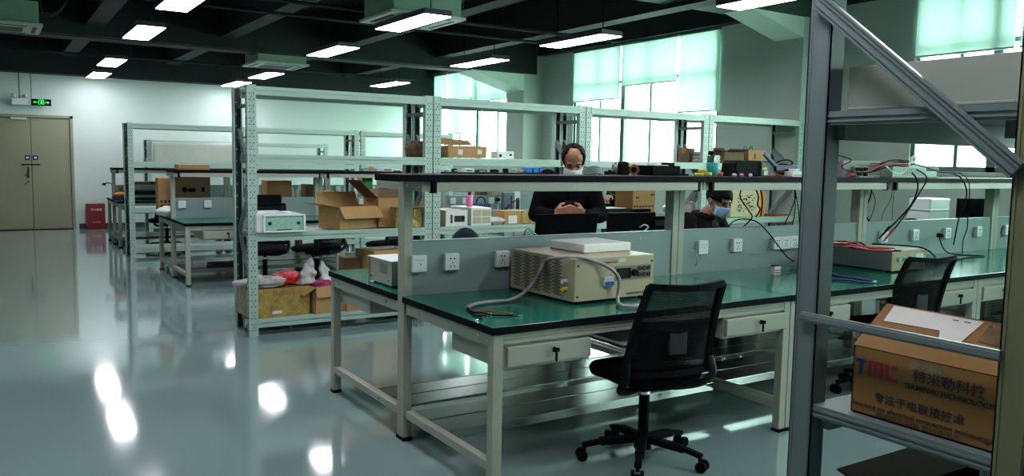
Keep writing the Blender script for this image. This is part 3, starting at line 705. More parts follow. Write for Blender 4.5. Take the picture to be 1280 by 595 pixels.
# ------------------------------------------------------------------ office chairs
def make_chair(lab, loc, rot, group=None):
    t = thing('office_chair', lab, 'chair', loc, rot, group)
    # five star base
    b = MB().cyl((0, 0, .06), (0, 0, .13), .045, .035, 14); b.build('base_hub', 'black', t)
    for k in range(5):
        a = 2*math.pi*k/5+.3; c, s = math.cos(a), math.sin(a)
        b = MB(); p0, p1, p2 = Vector((.02*c, .02*s, .11)), Vector((.22*c, .22*s, .095)), Vector((.31*c, .31*s, .075))
        b.bar(p0, p1, .045, .034); b.bar(p1, p2, .034, .024); b.cyl((.30*c, .30*s, .085), (.30*c, .30*s, .045), .011, n=8)
        lg = b.build('base_leg', 'black', t, bevel=.006)
        b = MB()
        for q in (-1, 1):
            o = Vector((-s, c, 0))*.014*q; cc = Vector((.30*c+.012*c, .30*s+.012*s, .028)); b.cyl(cc+o, cc+o+Vector((-s, c, 0))*.016*q, .028, n=14)
        b.cyl(cc-Vector((-s, c, 0))*.016, cc+Vector((-s, c, 0))*.016, .012, n=8)
        b.build('caster', 'black', lg)
    b = MB().cyl((0, 0, .12), (0, 0, .34), .027, n=12).cyl((0, 0, .34), (0, 0, .36), .029, n=12, m=1).cyl((0, 0, .36), (0, 0, .42), .02, n=10); b.build('gas_lift', ['black', 'chrome'], t)
    # seat cushion: rounded slab
    vs = []; fs = []; nu, nv = 14, 5
    b = MB()
    def sup(a, r, e): c, s = math.cos(a), math.sin(a); return (abs(c)**e)*r[0]*(1 if c > 0 else -1), (abs(s)**e)*r[1]*(1 if s > 0 else -1)
    prof = [(0, .425), (.8, .425), (.97, .44), (1, .465), (.96, .485), (.8, .498), (0, .503)]; n = 28
    for sc, z in prof:
        for j in range(n):
            x, y = sup(2*math.pi*j/n, (.245*sc, .24*sc), .55); vs.append((x, y+.01, z-.012*(1 if y > .1 else 0)))
    b._add(vs, [(i*n+j, i*n+(j+1) % n, (i+1)*n+(j+1) % n, (i+1)*n+j) for i in range(len(prof)-1) for j in range(n)], 0, True)
    b.build('seat', 'cloth', t)
    b = MB().box(-.09, .09, -.12, .10, .385, .426); b.cyl((.09, -.02, .40), (.27, -.04, .385), .006, n=6); b.build('tilt_mechanism', 'black', t, bevel=.006)
    # backrest: straight sided frame, narrower at the top, leaning back
    def bp(x, z): return Vector((x, -.235-.13*(z-.5)/.45+.9*x*x+.018*math.sin((z-.5)/.45*math.pi), z))
    wd = lambda z: .236-.036*(z-.5)/.45
    loop = [bp(k/6*wd(.94), .94-.012*(1-abs(k)/6)) for k in range(-6, 7)]+[bp(wd(z), z) for z in (.91, .85, .75, .65, .55)]+[bp(k/6*wd(.50), .50) for k in range(6, -7, -1)]+[bp(-wd(z), z) for z in (.55, .65, .75, .85, .91)]
    b = MB()
    for p, q in zip(loop, loop[1:]+loop[:1]): b.bar(p, q, .030, .026, side=(0, 1, 0)) if (p-q).length > .001 else None
    for p in loop: b.ell(p, (.014, .014, .015), 8)
    b.build('back_frame', 'black', t)
    for s in (-1, 1):
        b = MB().tube([bp(s*.235, .56)+Vector((0, -.01, 0)), (s*.25, -.215, .48), (s*.235, -.15, .415), (s*.15, -.08, .385), (s*.05, -.04, .385)], .019, 8); b.build('side_arm', 'black' if s < 0 else 'dgrey', t)
    b = MB(); vs = []; nx, nz = 12, 12
    for i in range(nx+1):
        for j in range(nz+1):
            zz = .505+.43*j/nz; vs.append(bp((-1+2*i/nx)*wd(zz)*.97, zz))
    b._add(vs, [(i*(nz+1)+j, (i+1)*(nz+1)+j, (i+1)*(nz+1)+j+1, i*(nz+1)+j+1) for i in range(nx) for j in range(nz)], 0, True)
    o = b.build('back_mesh', 'mesh', t); sm = o.modifiers.new('thick', 'SOLIDIFY'); sm.thickness = .002
    b = MB(); vs = [bp(x, z)+Vector((0, .012, 0)) for z in (.56, .62, .68, .76) for x in (-.19, -.1, 0, .1, .19)]
    b._add(vs, [(r*5+c, r*5+c+1, (r+1)*5+c+1, (r+1)*5+c) for r in range(3) for c in range(4)], 0, True)
    o = b.build('lumbar_support', 'black', t); sm = o.modifiers.new('thick', 'SOLIDIFY'); sm.thickness = .014
    b = MB(); b.box(-.05, .05, -.275, -.255, .60, .72); b.build('adjuster', 'dgrey', t, bevel=.006)
    return t
ch = make_chair('black mesh office chair pushed in at the green bench, nearest the camera', (.94, -.86, 0), R(-9))
def chair(lab, x, y, rot, group='black office chairs'): return dup(ch, (x, y, 0), R(rot), lab, group)
ch['group'] = 'black office chairs'
chair('black mesh office chair behind the grey post, right of the nearest one', 3.16, -.72, -8)
chair('office chair under the person in the hooded jacket', on(903, 250, 'y', 1.02).x+.06, 1.42, 172)
chair('black chair standing left in the second row, under the back of a monitor', .80, 5.35, 160)
chair('black chair in the third row seen past the left rack', .55, 9.9, 10)
chair('black chair behind the front rack, at the second row bench', 2.3, 5.3, 20)
chair('black chair between the front rack and the second row bench', 1.35, 5.2, 30)

# ------------------------------------------------------------------ things on the near bench
# cream programmable power supply
PXO, PYO = .635, -.655
t = thing('bench_power_supply', 'large cream power supply with vent slots on its side, on the nearest green bench top', 'power supply', (PXO, PYO, H), R(2))
pw, pd, ph = .545, .56, .232; z0 = .014
MB().box(0, pw, 0, pd, z0, ph).build('case', 'cream', t, bevel=.004)
b = MB()
for r_ in range(20):
    for c in range(5):
        y = .10+c*.088+(.018 if r_ % 2 else 0); z = .035+r_*.0092; b.box(-.0012, .001, y, y+.062, z, z+.0042)
b.build('vent_slots', 'vent', t)
MB().box(.004, pw-.004, -.0025, .001, z0+.004, ph-.004).build('front_panel', 'cream', t)
MB().box(.275, .375, -.006, -.0026, .115, .170).build('display', 'screen', t)
for r_ in range(2):
    for c in range(3): MB().cyl((.435+c*.033, -.0032, .163-r_*.033), (.435+c*.033, -.010, .163-r_*.033), .0125, n=12).build('button', 'dgrey', t)
MB().cyl((.398, -.0032, .143), (.398, -.022, .143), .018, .016, 20).build('knob', 'black', t)
MB().box(.262, .52, -.0032, -.0026, .105, .182).build('keypad_plate', mat('olive_panel', (.20, .18, .11), .5), t)
b = MB().box(.185, .25, -.014, -.0026, .085, .132); br = b.build('breaker', 'socket', t, bevel=.002)
for c in range(3): MB().box(.191+c*.019, .205+c*.019, -.026, -.014, .090, .108).build('breaker_switch', 'blue', br, bevel=.002)
b = MB()
for x in (.02, pw-.02):
    for z in (.04, ph-.035): b.cyl((x, -.0026, z), (x, -.006, z), .006, n=8)
b.build('screw', 'dgrey', t)
for x in (.05, pw-.05):
    for y in (.05, pd-.05): MB().cyl((x, y, 0), (x, y, z0), .014, n=10).build('rubber_foot', 'black', t)
text_mesh('lettering', 'BSP1500V150A', .014, 'ink', t, (.16, -.0034, .200), (1, 0, 0), (0, 0, 1), width=.12)
text_mesh('lettering', '直流稳压电源有限公司', .012, 'ink', t, (.345, -.0034, .03), (1, 0, 0), (0, 0, 1), width=.16)
for z in (.075, .115): MB().cyl((-.001, .06, z), (-.035, .055, z), .012, .010, 10).build('terminal', 'yellow' if z < .1 else 'white', t)
MB().slab([(.29, -.0034, .203), (.34, -.0034, .203), (.34, -.0034, .222), (.29, -.0034, .222)], .0006).build('sticker', 'offwhite', t)
# foam slab on it
single(MB().box(0, .335, 0, .30, 0, .046), 'foam_slab', 'foam', 'white foam slab lying on top of the cream power supply', 'foam', (.835, -.47, H+ph+.0015), R(2), bevel=.006)
# grey sleeved cable with red and black leads
w2 = lambda u, v, zz=H: on(u, v, 'z', zz)
c = MB(); pts = [w2(806, 380, H+.012), w2(790, 383, H+.012), w2(775, 381, H+.014)]
fy = PYO-.035
pts += [on(772, 372, 'y', fy), on(774, 350, 'y', fy), on(766, 338, 'y', fy-.004), on(748, 328, 'y', fy+.02)]
pts += [on(722, 321, 'z', H+ph+.014), on(700, 322, 'z', H+ph+.014)]
lx = PXO-.03
pts += [on(682, 326, 'x', lx+.01), on(674, 340, 'x', lx-.02), on(666, 354, 'x', lx-.03)]
pts += [w2(652, 368, H+.03), w2(636, 375, H+.012), w2(612, 377, H+.012), w2(594, 380, H+.012), w2(584, 384, H+.012)]
t = thing('sleeved_cable', 'grey sleeved cable draped over the cream power supply, ending in red and black leads', 'cable', tuple(w2(600, 378)), 0)
O = Vector(t.location); c.tube([p-O for p in pts], .0092, 8); c.build('sleeve', 'hose', t)
def lead(name, pts, m, r=.004, lug=True):
    P = [w2(u, v, H+.006)-O for u, v in pts]; o = MB().tube(P, r, 6).build(name, m, t)
    if lug:
        d = (P[-1]-P[-2]).normalized(); MB().bar(P[-1], P[-1]+d*.022, .008, .003).cyl(P[-1]+d*.030+Vector((0, 0, -.002)), P[-1]+d*.030+Vector((0, 0, .002)), .009, n=10).build('ring_terminal', 'chrome', o)
lead('lead', [(584, 384), (592, 389), (612, 389), (632, 391), (642, 393)], 'redw', .0032)
lead('lead', [(584, 385), (590, 390), (603, 391), (616, 394), (642, 394)], 'black')
lead('lead', [(583, 385), (592, 393), (603, 397), (597, 399)], 'black', .003)
lead('lead', [(583, 385), (590, 391), (600, 395), (608, 393)], 'black', .003)
# terminal strip
p = w2(972, 343)
t = thing('terminal_strip', 'small white terminal block with a blue top and red dots, standing on the green bench', 'terminal block', tuple(p), R(5))
MB().box(-.035, .035, 0, .03, 0, .052).build('body', 'white', t, bevel=.002)
MB().box(-.035, .035, .002, .028, .052, .062).build('top_strip', 'inkb', t)
b = MB()
for k in range(5):
    for j in range(2): b.cyl((-.026+k*.013, 0, .012+j*.016), (-.026+k*.013, -.004, .012+j*.016), .004, n=8)
b.build('terminal_screws', 'redw', t)
MB().tube([(.03, .01, .01), (.08, .02, .012), (.2, .03, .008), (.28, .02, .008)], .003, 5).build('wire', 'black', t)
# generic loose cables
def cable(name, lab, pts, r, m, cat='cable', group=None, n=6):
    O = Vector(pts[0]); b = MB().tube([Vector(p)-O for p in pts], r, n)
    return single(b, name, m, lab, cat, tuple(O), 0, group)
Zs = H+.168
cable('white_charging_cable', 'white cable plugged in right of the bench post, trailing on the green top', [on(858, 311, 'y', -.052), on(868, 314, 'y', -.09), on(872, 325, 'y', -.10), w2(864, 338, H+.004), w2(846, 342, H+.004), w2(818, 343, H+.004)], .003, 'white')
cable('black_power_cable', 'black cable coming over the partition edge and down across the sockets', [on(902, 296, 'y', .12), on(918, 283, 'y', .06)+Vector((0, 0, .04)), on(942, 281, 'y', .02)+Vector((0, 0, .03)), on(958, 288, 'y', -.055), on(972, 306, 'y', -.075), on(985, 322, 'y', -.09), w2(1000, 328, H+.005), w2(1030, 329, H+.005)], .0045, 'black')
cable('blue_cable', 'bright blue cable bundle lying on the green bench behind the grey post', [w2(1040, 342, H+.008), w2(1055, 346, H+.01), w2(1078, 349, H+.01), w2(1094, 352, H+.01), w2(1080, 353, H+.01), w2(1060, 350, H+.01), w2(1040, 349, H+.01)], .008, 'dblue')
# wide grey device with cream front and red test leads
p = w2(1113, 341)
t = thing('rack_device', 'wide grey device with a pale front under a heap of red cables', 'device', (p.x, p.y, H), R(0))
MB().box(0, .40, 0, 1.0-.42, .012, .142).build('case', 'fgpost', t, bevel=.003)
MB().box(0, .40, 0, .575, .142, .146).build('cover', 'cream', t)
MB().box(.002, .398, -.006, 0, .012, .142).build('front_panel', 'cream', t)
for k in range(3): MB().cyl((.07+k*.07, -.006, .09), (.07+k*.07, -.022, .09), .018, .016, 14).build('knob', 'pcb', t)
MB().box(.27, .36, -.012, -.006, .05, .12).build('switch_block', 'white', t)
for x in (.04, .36):
    for y in (.04, .54): MB().cyl((x, y, 0), (x, y, .012), .012, n=8).build('rubber_foot', 'black', t)
dx, dy, dz = p.x, p.y, H+.15
def rp(u, v, zz=None): return on(u, v, 'y', dy+.22) if zz is None else on(u, v, 'z', zz)
for i in range(9):
    j = random.random
    z = dz+.010+.0075*i
    pts = [on(1036, 302+4*j(), 'z', z+.02), on(1050+8*j(), 300+8*j(), 'z', z), on(1070+8*j(), 303+6*j(), 'z', z), on(1085+8*j(), 309+4*j(), 'z', z), on(1110+16*j(), 311+3*j(), 'z', z), on(1085+10*j(), 313, 'z', z), on(1060+8*j(), 309, 'z', z)]
    cable('test_lead', 'thin %s test lead in the heap on the wide grey device' % ('dark red' if i % 3 else 'black'), pts, .0055, 'redw' if i % 3 else 'black', group='%s test leads heaped on the grey device' % ('dark red' if i % 3 else 'black'))
cable('black_power_cable', 'black cable arching from the red heap down to the bench beside the grey device', [on(1090, 305, 'z', dz+.02), on(1130, 307, 'z', dz+.02), on(1150, 309, 'y', dy+.05), on(1163, 315, 'y', dy-.02), w2(1172, 325, H+.006)], .006, 'black')
# hanging probes
def hang(lab, uv, r, m, y=-.29, tip=None):
    pts = [on(u, v, 'y', y) for u, v in uv]; cable('hanging_cable', lab, pts, r, m)
    if tip:
        a, c = on(*tip[0], 'y', y), on(*tip[1], 'y', y); single(MB().cyl((0, 0, 0), c-a, .011, .005, 10), 'test_probe', tip[2], tip[3], 'probe', tuple(a))
hang('black test cable hanging in a long arc from the shelf, ending in a black probe', [(1140, 216), (1146, 224), (1147, 236), (1140, 254), (1126, 271), (1110, 287)], .0065, 'black', tip=((1112, 284), (1099, 298), 'black', 'black test probe leaning down behind the red cable heap'))
hang('black test cable hanging beside the first, ending in a red probe', [(1146, 212), (1156, 218), (1158, 226), (1150, 240), (1136, 262), (1116, 289)], .0055, 'black', tip=((1117, 287), (1104, 302), 'redw', 'red test probe leaning down behind the cable heap'))
hang('dark cable with a frayed clip end hanging right of the probes', [(1190, 216), (1201, 222), (1208, 236), (1207, 252), (1200, 268), (1196, 285), (1192, 306)], .0060, 'black')
hang('black cable hanging straight down to the bench in front of the right partition', [(1200, 216), (1210, 225), (1212, 240), (1210, 262), (1209, 285), (1204, 300), (1203, 317)], .0045, 'black')
hang('short black cable looping under the shelf behind the grey post', [(1090, 233), (1088, 246), (1082, 260), (1083, 270), (1087, 277)], .006, 'black', y=.05)
hang('thin black cable looping left under the shelf behind the grey post', [(1086, 233), (1094, 250), (1090, 268), (1086, 276)], .003, 'black', y=.08)
hang('thin grey cable hanging under the shelf middle', [(1116, 233), (1113, 250), (1104, 266), (1101, 280)], .0025, 'dgrey', y=.1)
hang('second thin grey cable hanging under the shelf middle', [(1118, 233), (1116, 255), (1115, 278)], .0025, 'dgrey', y=.12)
hang('black cable hanging from the black case over the partition', [(928, 234), (925, 246), (935, 262), (940, 272), (930, 283), (928, 288)], .005, 'black', y=.12)
hang('black cable hanging with a knot right of the person in the hooded jacket', [(944, 234), (948, 246), (947, 256), (950, 262), (945, 271)], .006, 'black', y=.16)
hang('black cable hanging straight by the yellow parcel', [(950, 234), (953, 250), (951, 270)], .006, 'black', y=.2)
hang('left leg of the three black cables beside the grey post', [(992, 234), (995, 244), (990, 260), (980, 282)], .004, 'black', y=.1)
hang('middle one of the three black cables beside the grey post', [(993, 234), (994, 262), (990, 282)], .004, 'black', y=.1)
hang('right leg of the three black cables beside the grey post', [(993, 234), (997, 256), (1000, 281)], .004, 'black', y=.1)
cable('black_power_cable', 'black power cord with a round plug in the right partition, lying on the bench', [on(1174, 295, 'y', -.09), on(1176, 303, 'y', -.10), on(1182, 314, 'y', -.14), w2(1196, 318, H+.005), w2(1230, 320, H+.005), w2(1208, 322, H+.005), w2(1190, 326, H+.005)], .005, 'black')
p = on(1172, 294, 'y', -.05); single(MB().cyl((0, 0, 0), (0, -.045, 0), .019, .015, 14), 'power_plug', 'black', 'round black plug in the right partition socket', 'plug', tuple(p))

# ------------------------------------------------------------------ things on the near overhead shelf
ZS = 1.418
def sx(u, y=-.1): return on(u, 220, 'y', y).x
def ssize(u0, u1, y=-.1): return sx(u1, y)-sx(u0, y)
def shelf_single(b, name, m, lab, cat, u, y=-.1, rot=0, bevel=.003): return single(b, name, m, lab, cat, (sx(u, y), y, ZS+.0005), rot, bevel=bevel)
def coil(lab, u, y, R0, m, n=3, r=.006):
    b = MB()
    for k in range(n):
        b.tube([((R0-.006*k)*math.cos(a)*(1+.1*k), (R0-.006*k)*.8*math.sin(a), r+k*r*1.6+.004*math.sin(3*a)) for a in [2*math.pi*i/14+k for i in range(15)]], r, 6, sub=2)
    return shelf_single(b, 'cable_coil', m, lab, 'cable', u, y, bevel=0)
coil('grey green coiled cable on the shelf right of the standing man', 740, .1, .06, 'panel', 4, .008)
b = MB().box(-.03, .03, -.02, .02, 0, .022).cyl((.0, 0, .022), (0, 0, .03), .012, n=10); shelf_single(b, 'small_black_adapter', 'black', 'small flat black adapter beside the coiled cable', 'adapter', 762, .1)
b = MB().lathe([(0, 0), (.022, 0), (.024, .01), (.024, .075), (.020, .08), (0, .08)], n=16); shelf_single(b, 'metal_can', 'steel', 'small silver can standing left of the black block', 'can', 769, .12, bevel=0)
t = thing('black_camera_module', 'black block with a yellow green knob on the shelf', 'device', (sx(778, .1), .1, ZS), 0)
MB().box(-.035, .035, -.03, .03, 0, .075).box(-.02, .03, -.02, .02, .075, .084).build('body', 'black', t, bevel=.004)
MB().cyl((.03, -.03, .062), (.03, -.04, .062), .012, n=10).build('knob', 'yellow', t)
b = MB()
n = 18
t = thing('tape_roll', 'brown tape roll standing upright with a black core', 'tape', (sx(792, .08), .08, ZS), R(-38))
b = MB().cyl((0, -.02, .034), (0, .02, .034), .034, n=20); b.build('roll', 'brown', t); MB().cyl((0, -.022, .034), (0, .022, .034), .018, n=16).build('core', 'black', t)
t = thing('black_crate', 'long low black tray with white bits in it, on the shelf over the bench post', 'tray', (sx(823, .05), .05, ZS), 0)
MB().box(-.12, .12, -.07, -.062, 0, .062).box(-.12, .12, .062, .07, 0, .062).box(-.12, -.112, -.07, .07, 0, .062).box(.112, .12, -.07, .07, 0, .062).box(-.12, .12, -.07, .07, 0, .006).box(-.121, .121, -.072, .072, .054, .062).box(-.11, .11, -.06, .06, .006, .055).build('tray_body', 'black', t)
MB().box(-.07, -.02, -.03, .03, .0555, .073).box(0, .05, -.04, .02, .0555, .067).box(-.1, -.085, -.03, 0, .0555, .071).build('foam_pieces', 'white', t)
MB().box(.06, .10, -.04, .04, .0555, .082).build('charger', 'black', t)
b = MB().tube([(0, 0, .006), (.03, .02, .008), (.07, -.01, .006), (.11, .01, .006)], .006, 6); shelf_single(b, 'black_wire_scrap', 'black', 'short black wire scrap right of the black tray', 'wire', 846, 0, bevel=0)
def ring_roll(lab, u, y, m, z=0, R0=.028, h=.02, up=True):
    b = MB().lathe([(R0*.6, 0), (R0, 0), (R0, h), (R0*.6, h), (R0*.6, 0)], n=18); o = single(b, 'insulating_tape', m, lab, 'tape', (sx(u, y), y, ZS+z+.0005)); return o
ring_roll('yellow tape roll, left one of the heap beside the cyan cup', 874, -.08, 'yellow'); ring_roll('yellow tape roll, right one of the heap beside the cyan cup', 884, -.10, 'yellow', R0=.03, h=.024)
ring_roll('yellow tape roll lying on top of the other two', 878, -.09, 'yellow', z=.0245); ring_roll('red tape roll behind the cyan cup', 898, -.04, 'redw', h=.014); ring_roll('orange tape roll lying on the red one', 900, -.05, 'orange', z=.0146, R0=.02, h=.01)
t = thing('cyan_cup', 'bright cyan cup on the overhead shelf', 'cup', (sx(890, -.06), -.06, ZS), 0)
MB().lathe([(0, 0), (.034, 0), (.040, .085), (.040, .088), (.037, .088), (.032, .006), (0, .006)], n=24).build('cup_body', 'cyan', t)
t = thing('dark_bottle', 'dark green capped bottle standing behind the cyan cup', 'bottle', (sx(888, .08), .08, ZS), 0)
MB().lathe([(0, 0), (.027, 0), (.028, .01), (.028, .125), (.022, .14), (0, .14)], n=18).build('bottle_body', mat('dark_green_glass', (.01, .05, .03), .2), t)
MB().lathe([(0, .14), (.020, .14), (.020, .165), (0, .165)], n=16).build('cap', 'black', t)
t = thing('black_carry_case', 'black slanted carry case on the shelf', 'case', (sx(929, .0), .02, ZS), 0)
b = MB(); w, h = .13, .108
P = [(-w, 0), (w, 0), (w-.006, h), (-w+.035, h), (-w+.012, h*.8)]
b._add([(x, -.06, z) for x, z in P]+[(x, .07, z) for x, z in P], [(4, 3, 2, 1, 0)[::-1], (5, 6, 7, 8, 9)[::-1]]+[(i, (i+1) % 5, 5+(i+1) % 5, 5+i)[::-1] for i in range(5)]); b.build('case_body', 'black', t, bevel=.008)
MB().tube([(-.1, -.065, .02), (-.15, -.07, .05), (-.17, -.07, .02), (-.19, -.07, .006)], .005, 6).build('cord', 'black', t)
t = thing('green_grey_tester', 'grey green tester with a yellow and white label, right of the black case', 'device', (sx(954, -.02), .0, ZS), 0)
MB().box(-.055, .075, -.05, .05, 0, .10).box(-.04, .06, -.03, .03, .10, .108).build('body', mat('grey_green', (.05, .09, .075), .5), t, bevel=.008)
MB().box(-.045, .0, -.0515, -.05, .045, .062).build('label', 'yellow', t); MB().box(-.03, .01, -.0515, -.05, .01, .04).build('label', 'white', t)
for i, (u, lab, m) in enumerate(((918, 'small white cable tie bag at the shelf edge before the black case', 'offwhite'), (927, 'small pinkish plastic cap at the shelf edge', 'pink'), (938, 'white plastic nut right of the pink cap', 'white'))):
    b = MB().ell((0, 0, .011), (.018-.003*i, .014, .011), 10); shelf_single(b, 'small_plastic_part', m, lab, 'part', u, -.2, bevel=0)
# blue clamp meter / hand tool and cable
t = thing('blue_cable_cutter', 'dark blue long handled cutter leaning up from the right end of the shelf', 'tool', (sx(975, -.05), -.05, ZS), 0)
b = MB(); b.bar(on(955, 192, 'y', -.05)-Vector(t.location), on(972, 211, 'y', -.05)-Vector(t.location), .02, .024); b.build('handle', 'dblue', t, bevel=.004)
b = MB(); b.bar(on(968, 210, 'y', -.05)-Vector(t.location), on(996, 211, 'y', -.05)-Vector(t.location), .03, .045); b.build('handle', 'dblue', t, bevel=.006)
b = MB().box(-.03, .12, -.02, .02, 0, .03); b.build('cutter_head', 'black', t, bevel=.004)
cable('black_cable_loop', 'black cable loop over the blue cutter', [on(966, 212, 'y', -.02), on(972, 203, 'y', -.02), on(982, 200, 'y', -.02), on(990, 202, 'y', -.02), on(988, 207, 'y', -.02), on(978, 205, 'y', -.03), on(968, 208, 'y', -.03)], .006, 'black')
cable('dark_red_cable', 'dark red cable lying along the shelf under the blue cutter', [(sx(956, -.2), -.2, ZS+.006), (sx(968, -.18), -.19, ZS+.02), (sx(978, -.2), -.2, ZS+.008), (sx(990, -.2), -.2, ZS+.006), (sx(972, -.15), -.16, ZS+.006), (sx(960, -.15), -.15, ZS+.006)], .005, 'redw')
t = thing('white_module', 'white boxy module at the right end of the shelf beside the grey post', 'device', (sx(993, -.1), -.1, ZS), 0)
MB().box(-.07, .10, -.04, .04, 0, .038).box(-.03, .02, -.03, .03, .038, .056).build('body', 'white', t, bevel=.003); MB().box(-.06, .09, -.0415, -.04, .01, .014).build('slot', 'dgrey', t)
# right shelf part
t = thing('metal_power_module', 'grey perforated power module with green circuit boards, on the shelf right of the grey post', 'device', (sx(1072, .05), .02, ZS), 0)
MB().box(-.27, .20, -.03, .12, 0, .125).build('case', mat('grey_purple_metal', (.16, .15, .16), .5), t, bevel=.003)
b = MB()
for i in range(8):
    for j in range(5): b.box(.06+i*.017, .068+i*.017, -.0312, -.03, .02+j*.02, .03+j*.02)
b.build('vent_holes', 'vent', t)
MB().box(-.16, .02, -.10, -.035, .0, .004).box(-.15, .01, -.045, -.035, .004, .085).build('circuit_board', 'pcb', t)
b = MB()
for (x, z) in ((-.13, .06), (-.08, .06), (-.03, .06), (-.11, .025), (-.03, .02)): b.cyl((x, -.045, z), (x, -.07, z), .014, n=10)
b.build('capacitor', 'black', t)
t = thing('vented_converter', 'pale green converter with vertical cooling slots under the cable tangle', 'device', (sx(1118, .05), .0, ZS), 0)
MB().box(-.20, .26, -.06, .12, 0, .10).build('case', 'pcb', t, bevel=.004); b = MB()
for i in range(16): b.box(-.06+i*.019, -.052+i*.019, -.0612, -.06, .015, .075)
b.build('cooling_slots', 'benchd', t)
MB().box(-.19, -.13, -.03, .06, .10, .125).box(-.06, .02, .02, .10, .10, .115).build('connector_block', 'cream', t)
for i, (du, dv, m) in enumerate([(0, 0, 'black'), (4, 2, 'redw'), (2, -3, 'black'), (-3, 3, 'redw'), (5, -1, 'black'), (-2, 1, 'redw'), (1, 4, 'black')]):
    y = -.10-.012*i
    cable('bundled_lead', '%s lead in the tangle rising over the pale green converter' % ('black' if m == 'black' else 'dark red'), [on(1075+du, 216, 'y', y), on(1088+du, 213+dv/2, 'y', y), on(1103+du, 206+dv, 'y', y), on(1118+du, 203+dv, 'y', y), on(1132, 204+dv, 'y', y), on(1141+du/2, 203+dv/2, 'y', y)], .006, m, group='%s leads in the cable tangle' % ('black' if m == 'black' else 'dark red'))
cable('white_cable', 'white cable looping below the cable tangle', [on(1108, 208, 'y', -.19), on(1116, 215, 'y', -.19), on(1126, 217, 'y', -.19), on(1134, 211, 'y', -.19), on(1141, 200, 'y', -.19)], .0045, 'white')
cable('white_bundle_tie', 'white twisted bundle standing up at the top of the tangle', [on(1136, 206, 'y', -.2), on(1140, 198, 'y', -.2), on(1143, 195, 'y', -.2), on(1143, 202, 'y', -.2), on(1138, 203, 'y', -.2), on(1139, 196, 'y', -.2)], .008, 'white')
cable('black_cable', 'black cable running right along the shelf from the tangle', [on(1142, 205, 'y', -.15), on(1160, 210, 'y', -.15), on(1175, 215, 'y', -.16), on(1190, 216, 'y', -.17), on(1202, 217, 'y', -.2)], .0055, 'black')
cable('black_cable', 'black cable entering from behind the grey post above the power module', [on(1046, 194, 'y', -.12), on(1058, 197, 'y', -.12), on(1064, 201, 'y', -.12), on(1052, 208, 'y', -.14), on(1062, 214, 'y', -.16), on(1080, 216, 'y', -.16)], .004, 'black')
t = thing('pale_meter', 'pale meter with a dark top lying right of the tangle', 'device', (sx(1158, -.02), .0, ZS), 0)
MB().box(-.06, .10, -.05, .05, 0, .055).build('body', 'pcb', t, bevel=.008); MB().box(-.08, .12, -.055, .055, .055, .082).build('cover', 'dgrey', t, bevel=.006)
b = MB().cyl((0, 0, .018), (.05, -.01, .018), .015, n=10); shelf_single(b, 'red_plug', 'redw', 'red plug lying at the front edge right of the grey post', 'plug', 1062, -.22, bevel=0)

# ------------------------------------------------------------------ behind the partition, far bench half
def laptop(lab, x, y, w, tilt, rot, h=.22, m='black'):
    t = thing('laptop', lab, 'laptop', (x, y, H), rot)
    MB().box(-w/2, w/2, 0, h+.01, .002, .018).build('keyboard_base', m, t, bevel=.003)
    hg = MB(); c, s = math.cos(tilt), math.sin(tilt)
    hg.obox((0, -c*h/2, .018+s*h/2), (w/2, 0, 0), (0, -c*h/2, s*h/2), (0, s*.004, c*.004)); l = hg.build('lid', m, t, bevel=.002)
    g = MB(); g.obox((0, -c*h/2+s*.0046, .018+s*h/2+c*.0046), (w/2-.012, 0, 0), (0, -c*(h/2-.014), s*(h/2-.014)), (0, s*.0005, c*.0005)); g.build('screen', 'screen', l)
    MB().box(-w/2+.02, w/2-.02, .02, .11, .018, .0195).build('keys', 'dgrey', t)
    return t
lp = laptop('big black laptop with raised lid in front of the standing man', 1.63, .80, .54, R(82), R(0), .335)
def monitor(lab, x, y, w, h, z0, rot, group=None, zt=H):
    t = thing('computer_monitor', lab, 'monitor', (x, y, zt), rot, group)
    MB().box(-w/2, w/2, -.02, .012, z0, z0+h).build('screen_case', 'black', t, bevel=.005)
    MB().box(-w/2+.012, w/2-.012, .012, .0135, z0+.02, z0+h-.012).build('screen', 'screen', t)
    MB().box(-.03, .03, -.05, -.02, 0.005, z0+h*.5).build('stand', 'black', t, bevel=.004); MB().box(-.12, .12, -.12, .06, 0, .012).build('stand_foot', 'black', t, bevel=.004)
    return t
monitor('black monitor seen from behind, right of the standing man', 2.20, .74, .42, .25, .10, R(-6))
t = thing('black_instrument', 'black boxy instrument with faint grey markings beside the monitor', 'device', (2.50, .72, H), R(-8))
MB().box(-.12, .12, -.05, .2, 0, .32).build('case', 'black', t, bevel=.006)
MB().box(-.10, .10, -.0515, -.05, .25, .29).build('marking', 'dgrey', t); MB().cyl((.0, -.0505, .12), (0, -.056, .12), .06, n=20).build('fan_grille', 'dgrey', t)
text_mesh('lettering', 'STUDER', .03, 'benchd', t, (-.08, -.052, .262), (1, 0, 0), (0, 0, 1), width=.15) if False else None
t = thing('silver_tray', 'flat silver tray edge in front of the person in the hooded jacket', 'tray', (on(916, 285, 'y', .5).x, .5, H), 0)
MB().box(-.19, .21, -.13, .13, .14, .165).build('tray_top', 'steel', t, bevel=.004); MB().box(-.19, -.175, -.13, .13, 0, .14).build('side', 'white', t); MB().box(.195, .21, -.13, .13, 0, .14).build('side', 'white', t)
MB().box(-.16, .18, -.1, .1, .1655, .172).build('sheet', 'panel', t)
cable('white_cable', 'white cable hooked over the partition at the black instrument', [on(800, 300, 'y', -.03), on(803, 292, 'y', .03), on(810, 284, 'y', .1), on(806, 281, 'y', .3), on(800, 284, 'y', .5)], .005, 'white')
cable('silver_hoop_wire', 'silver wire hoop sticking up behind the partition left of the laptop', [on(656, 299, 'y', .1), on(656, 290, 'y', .1), on(661, 286, 'y', .1), on(668, 291, 'y', .1), on(674, 298, 'y', .1)], .004, 'steel')
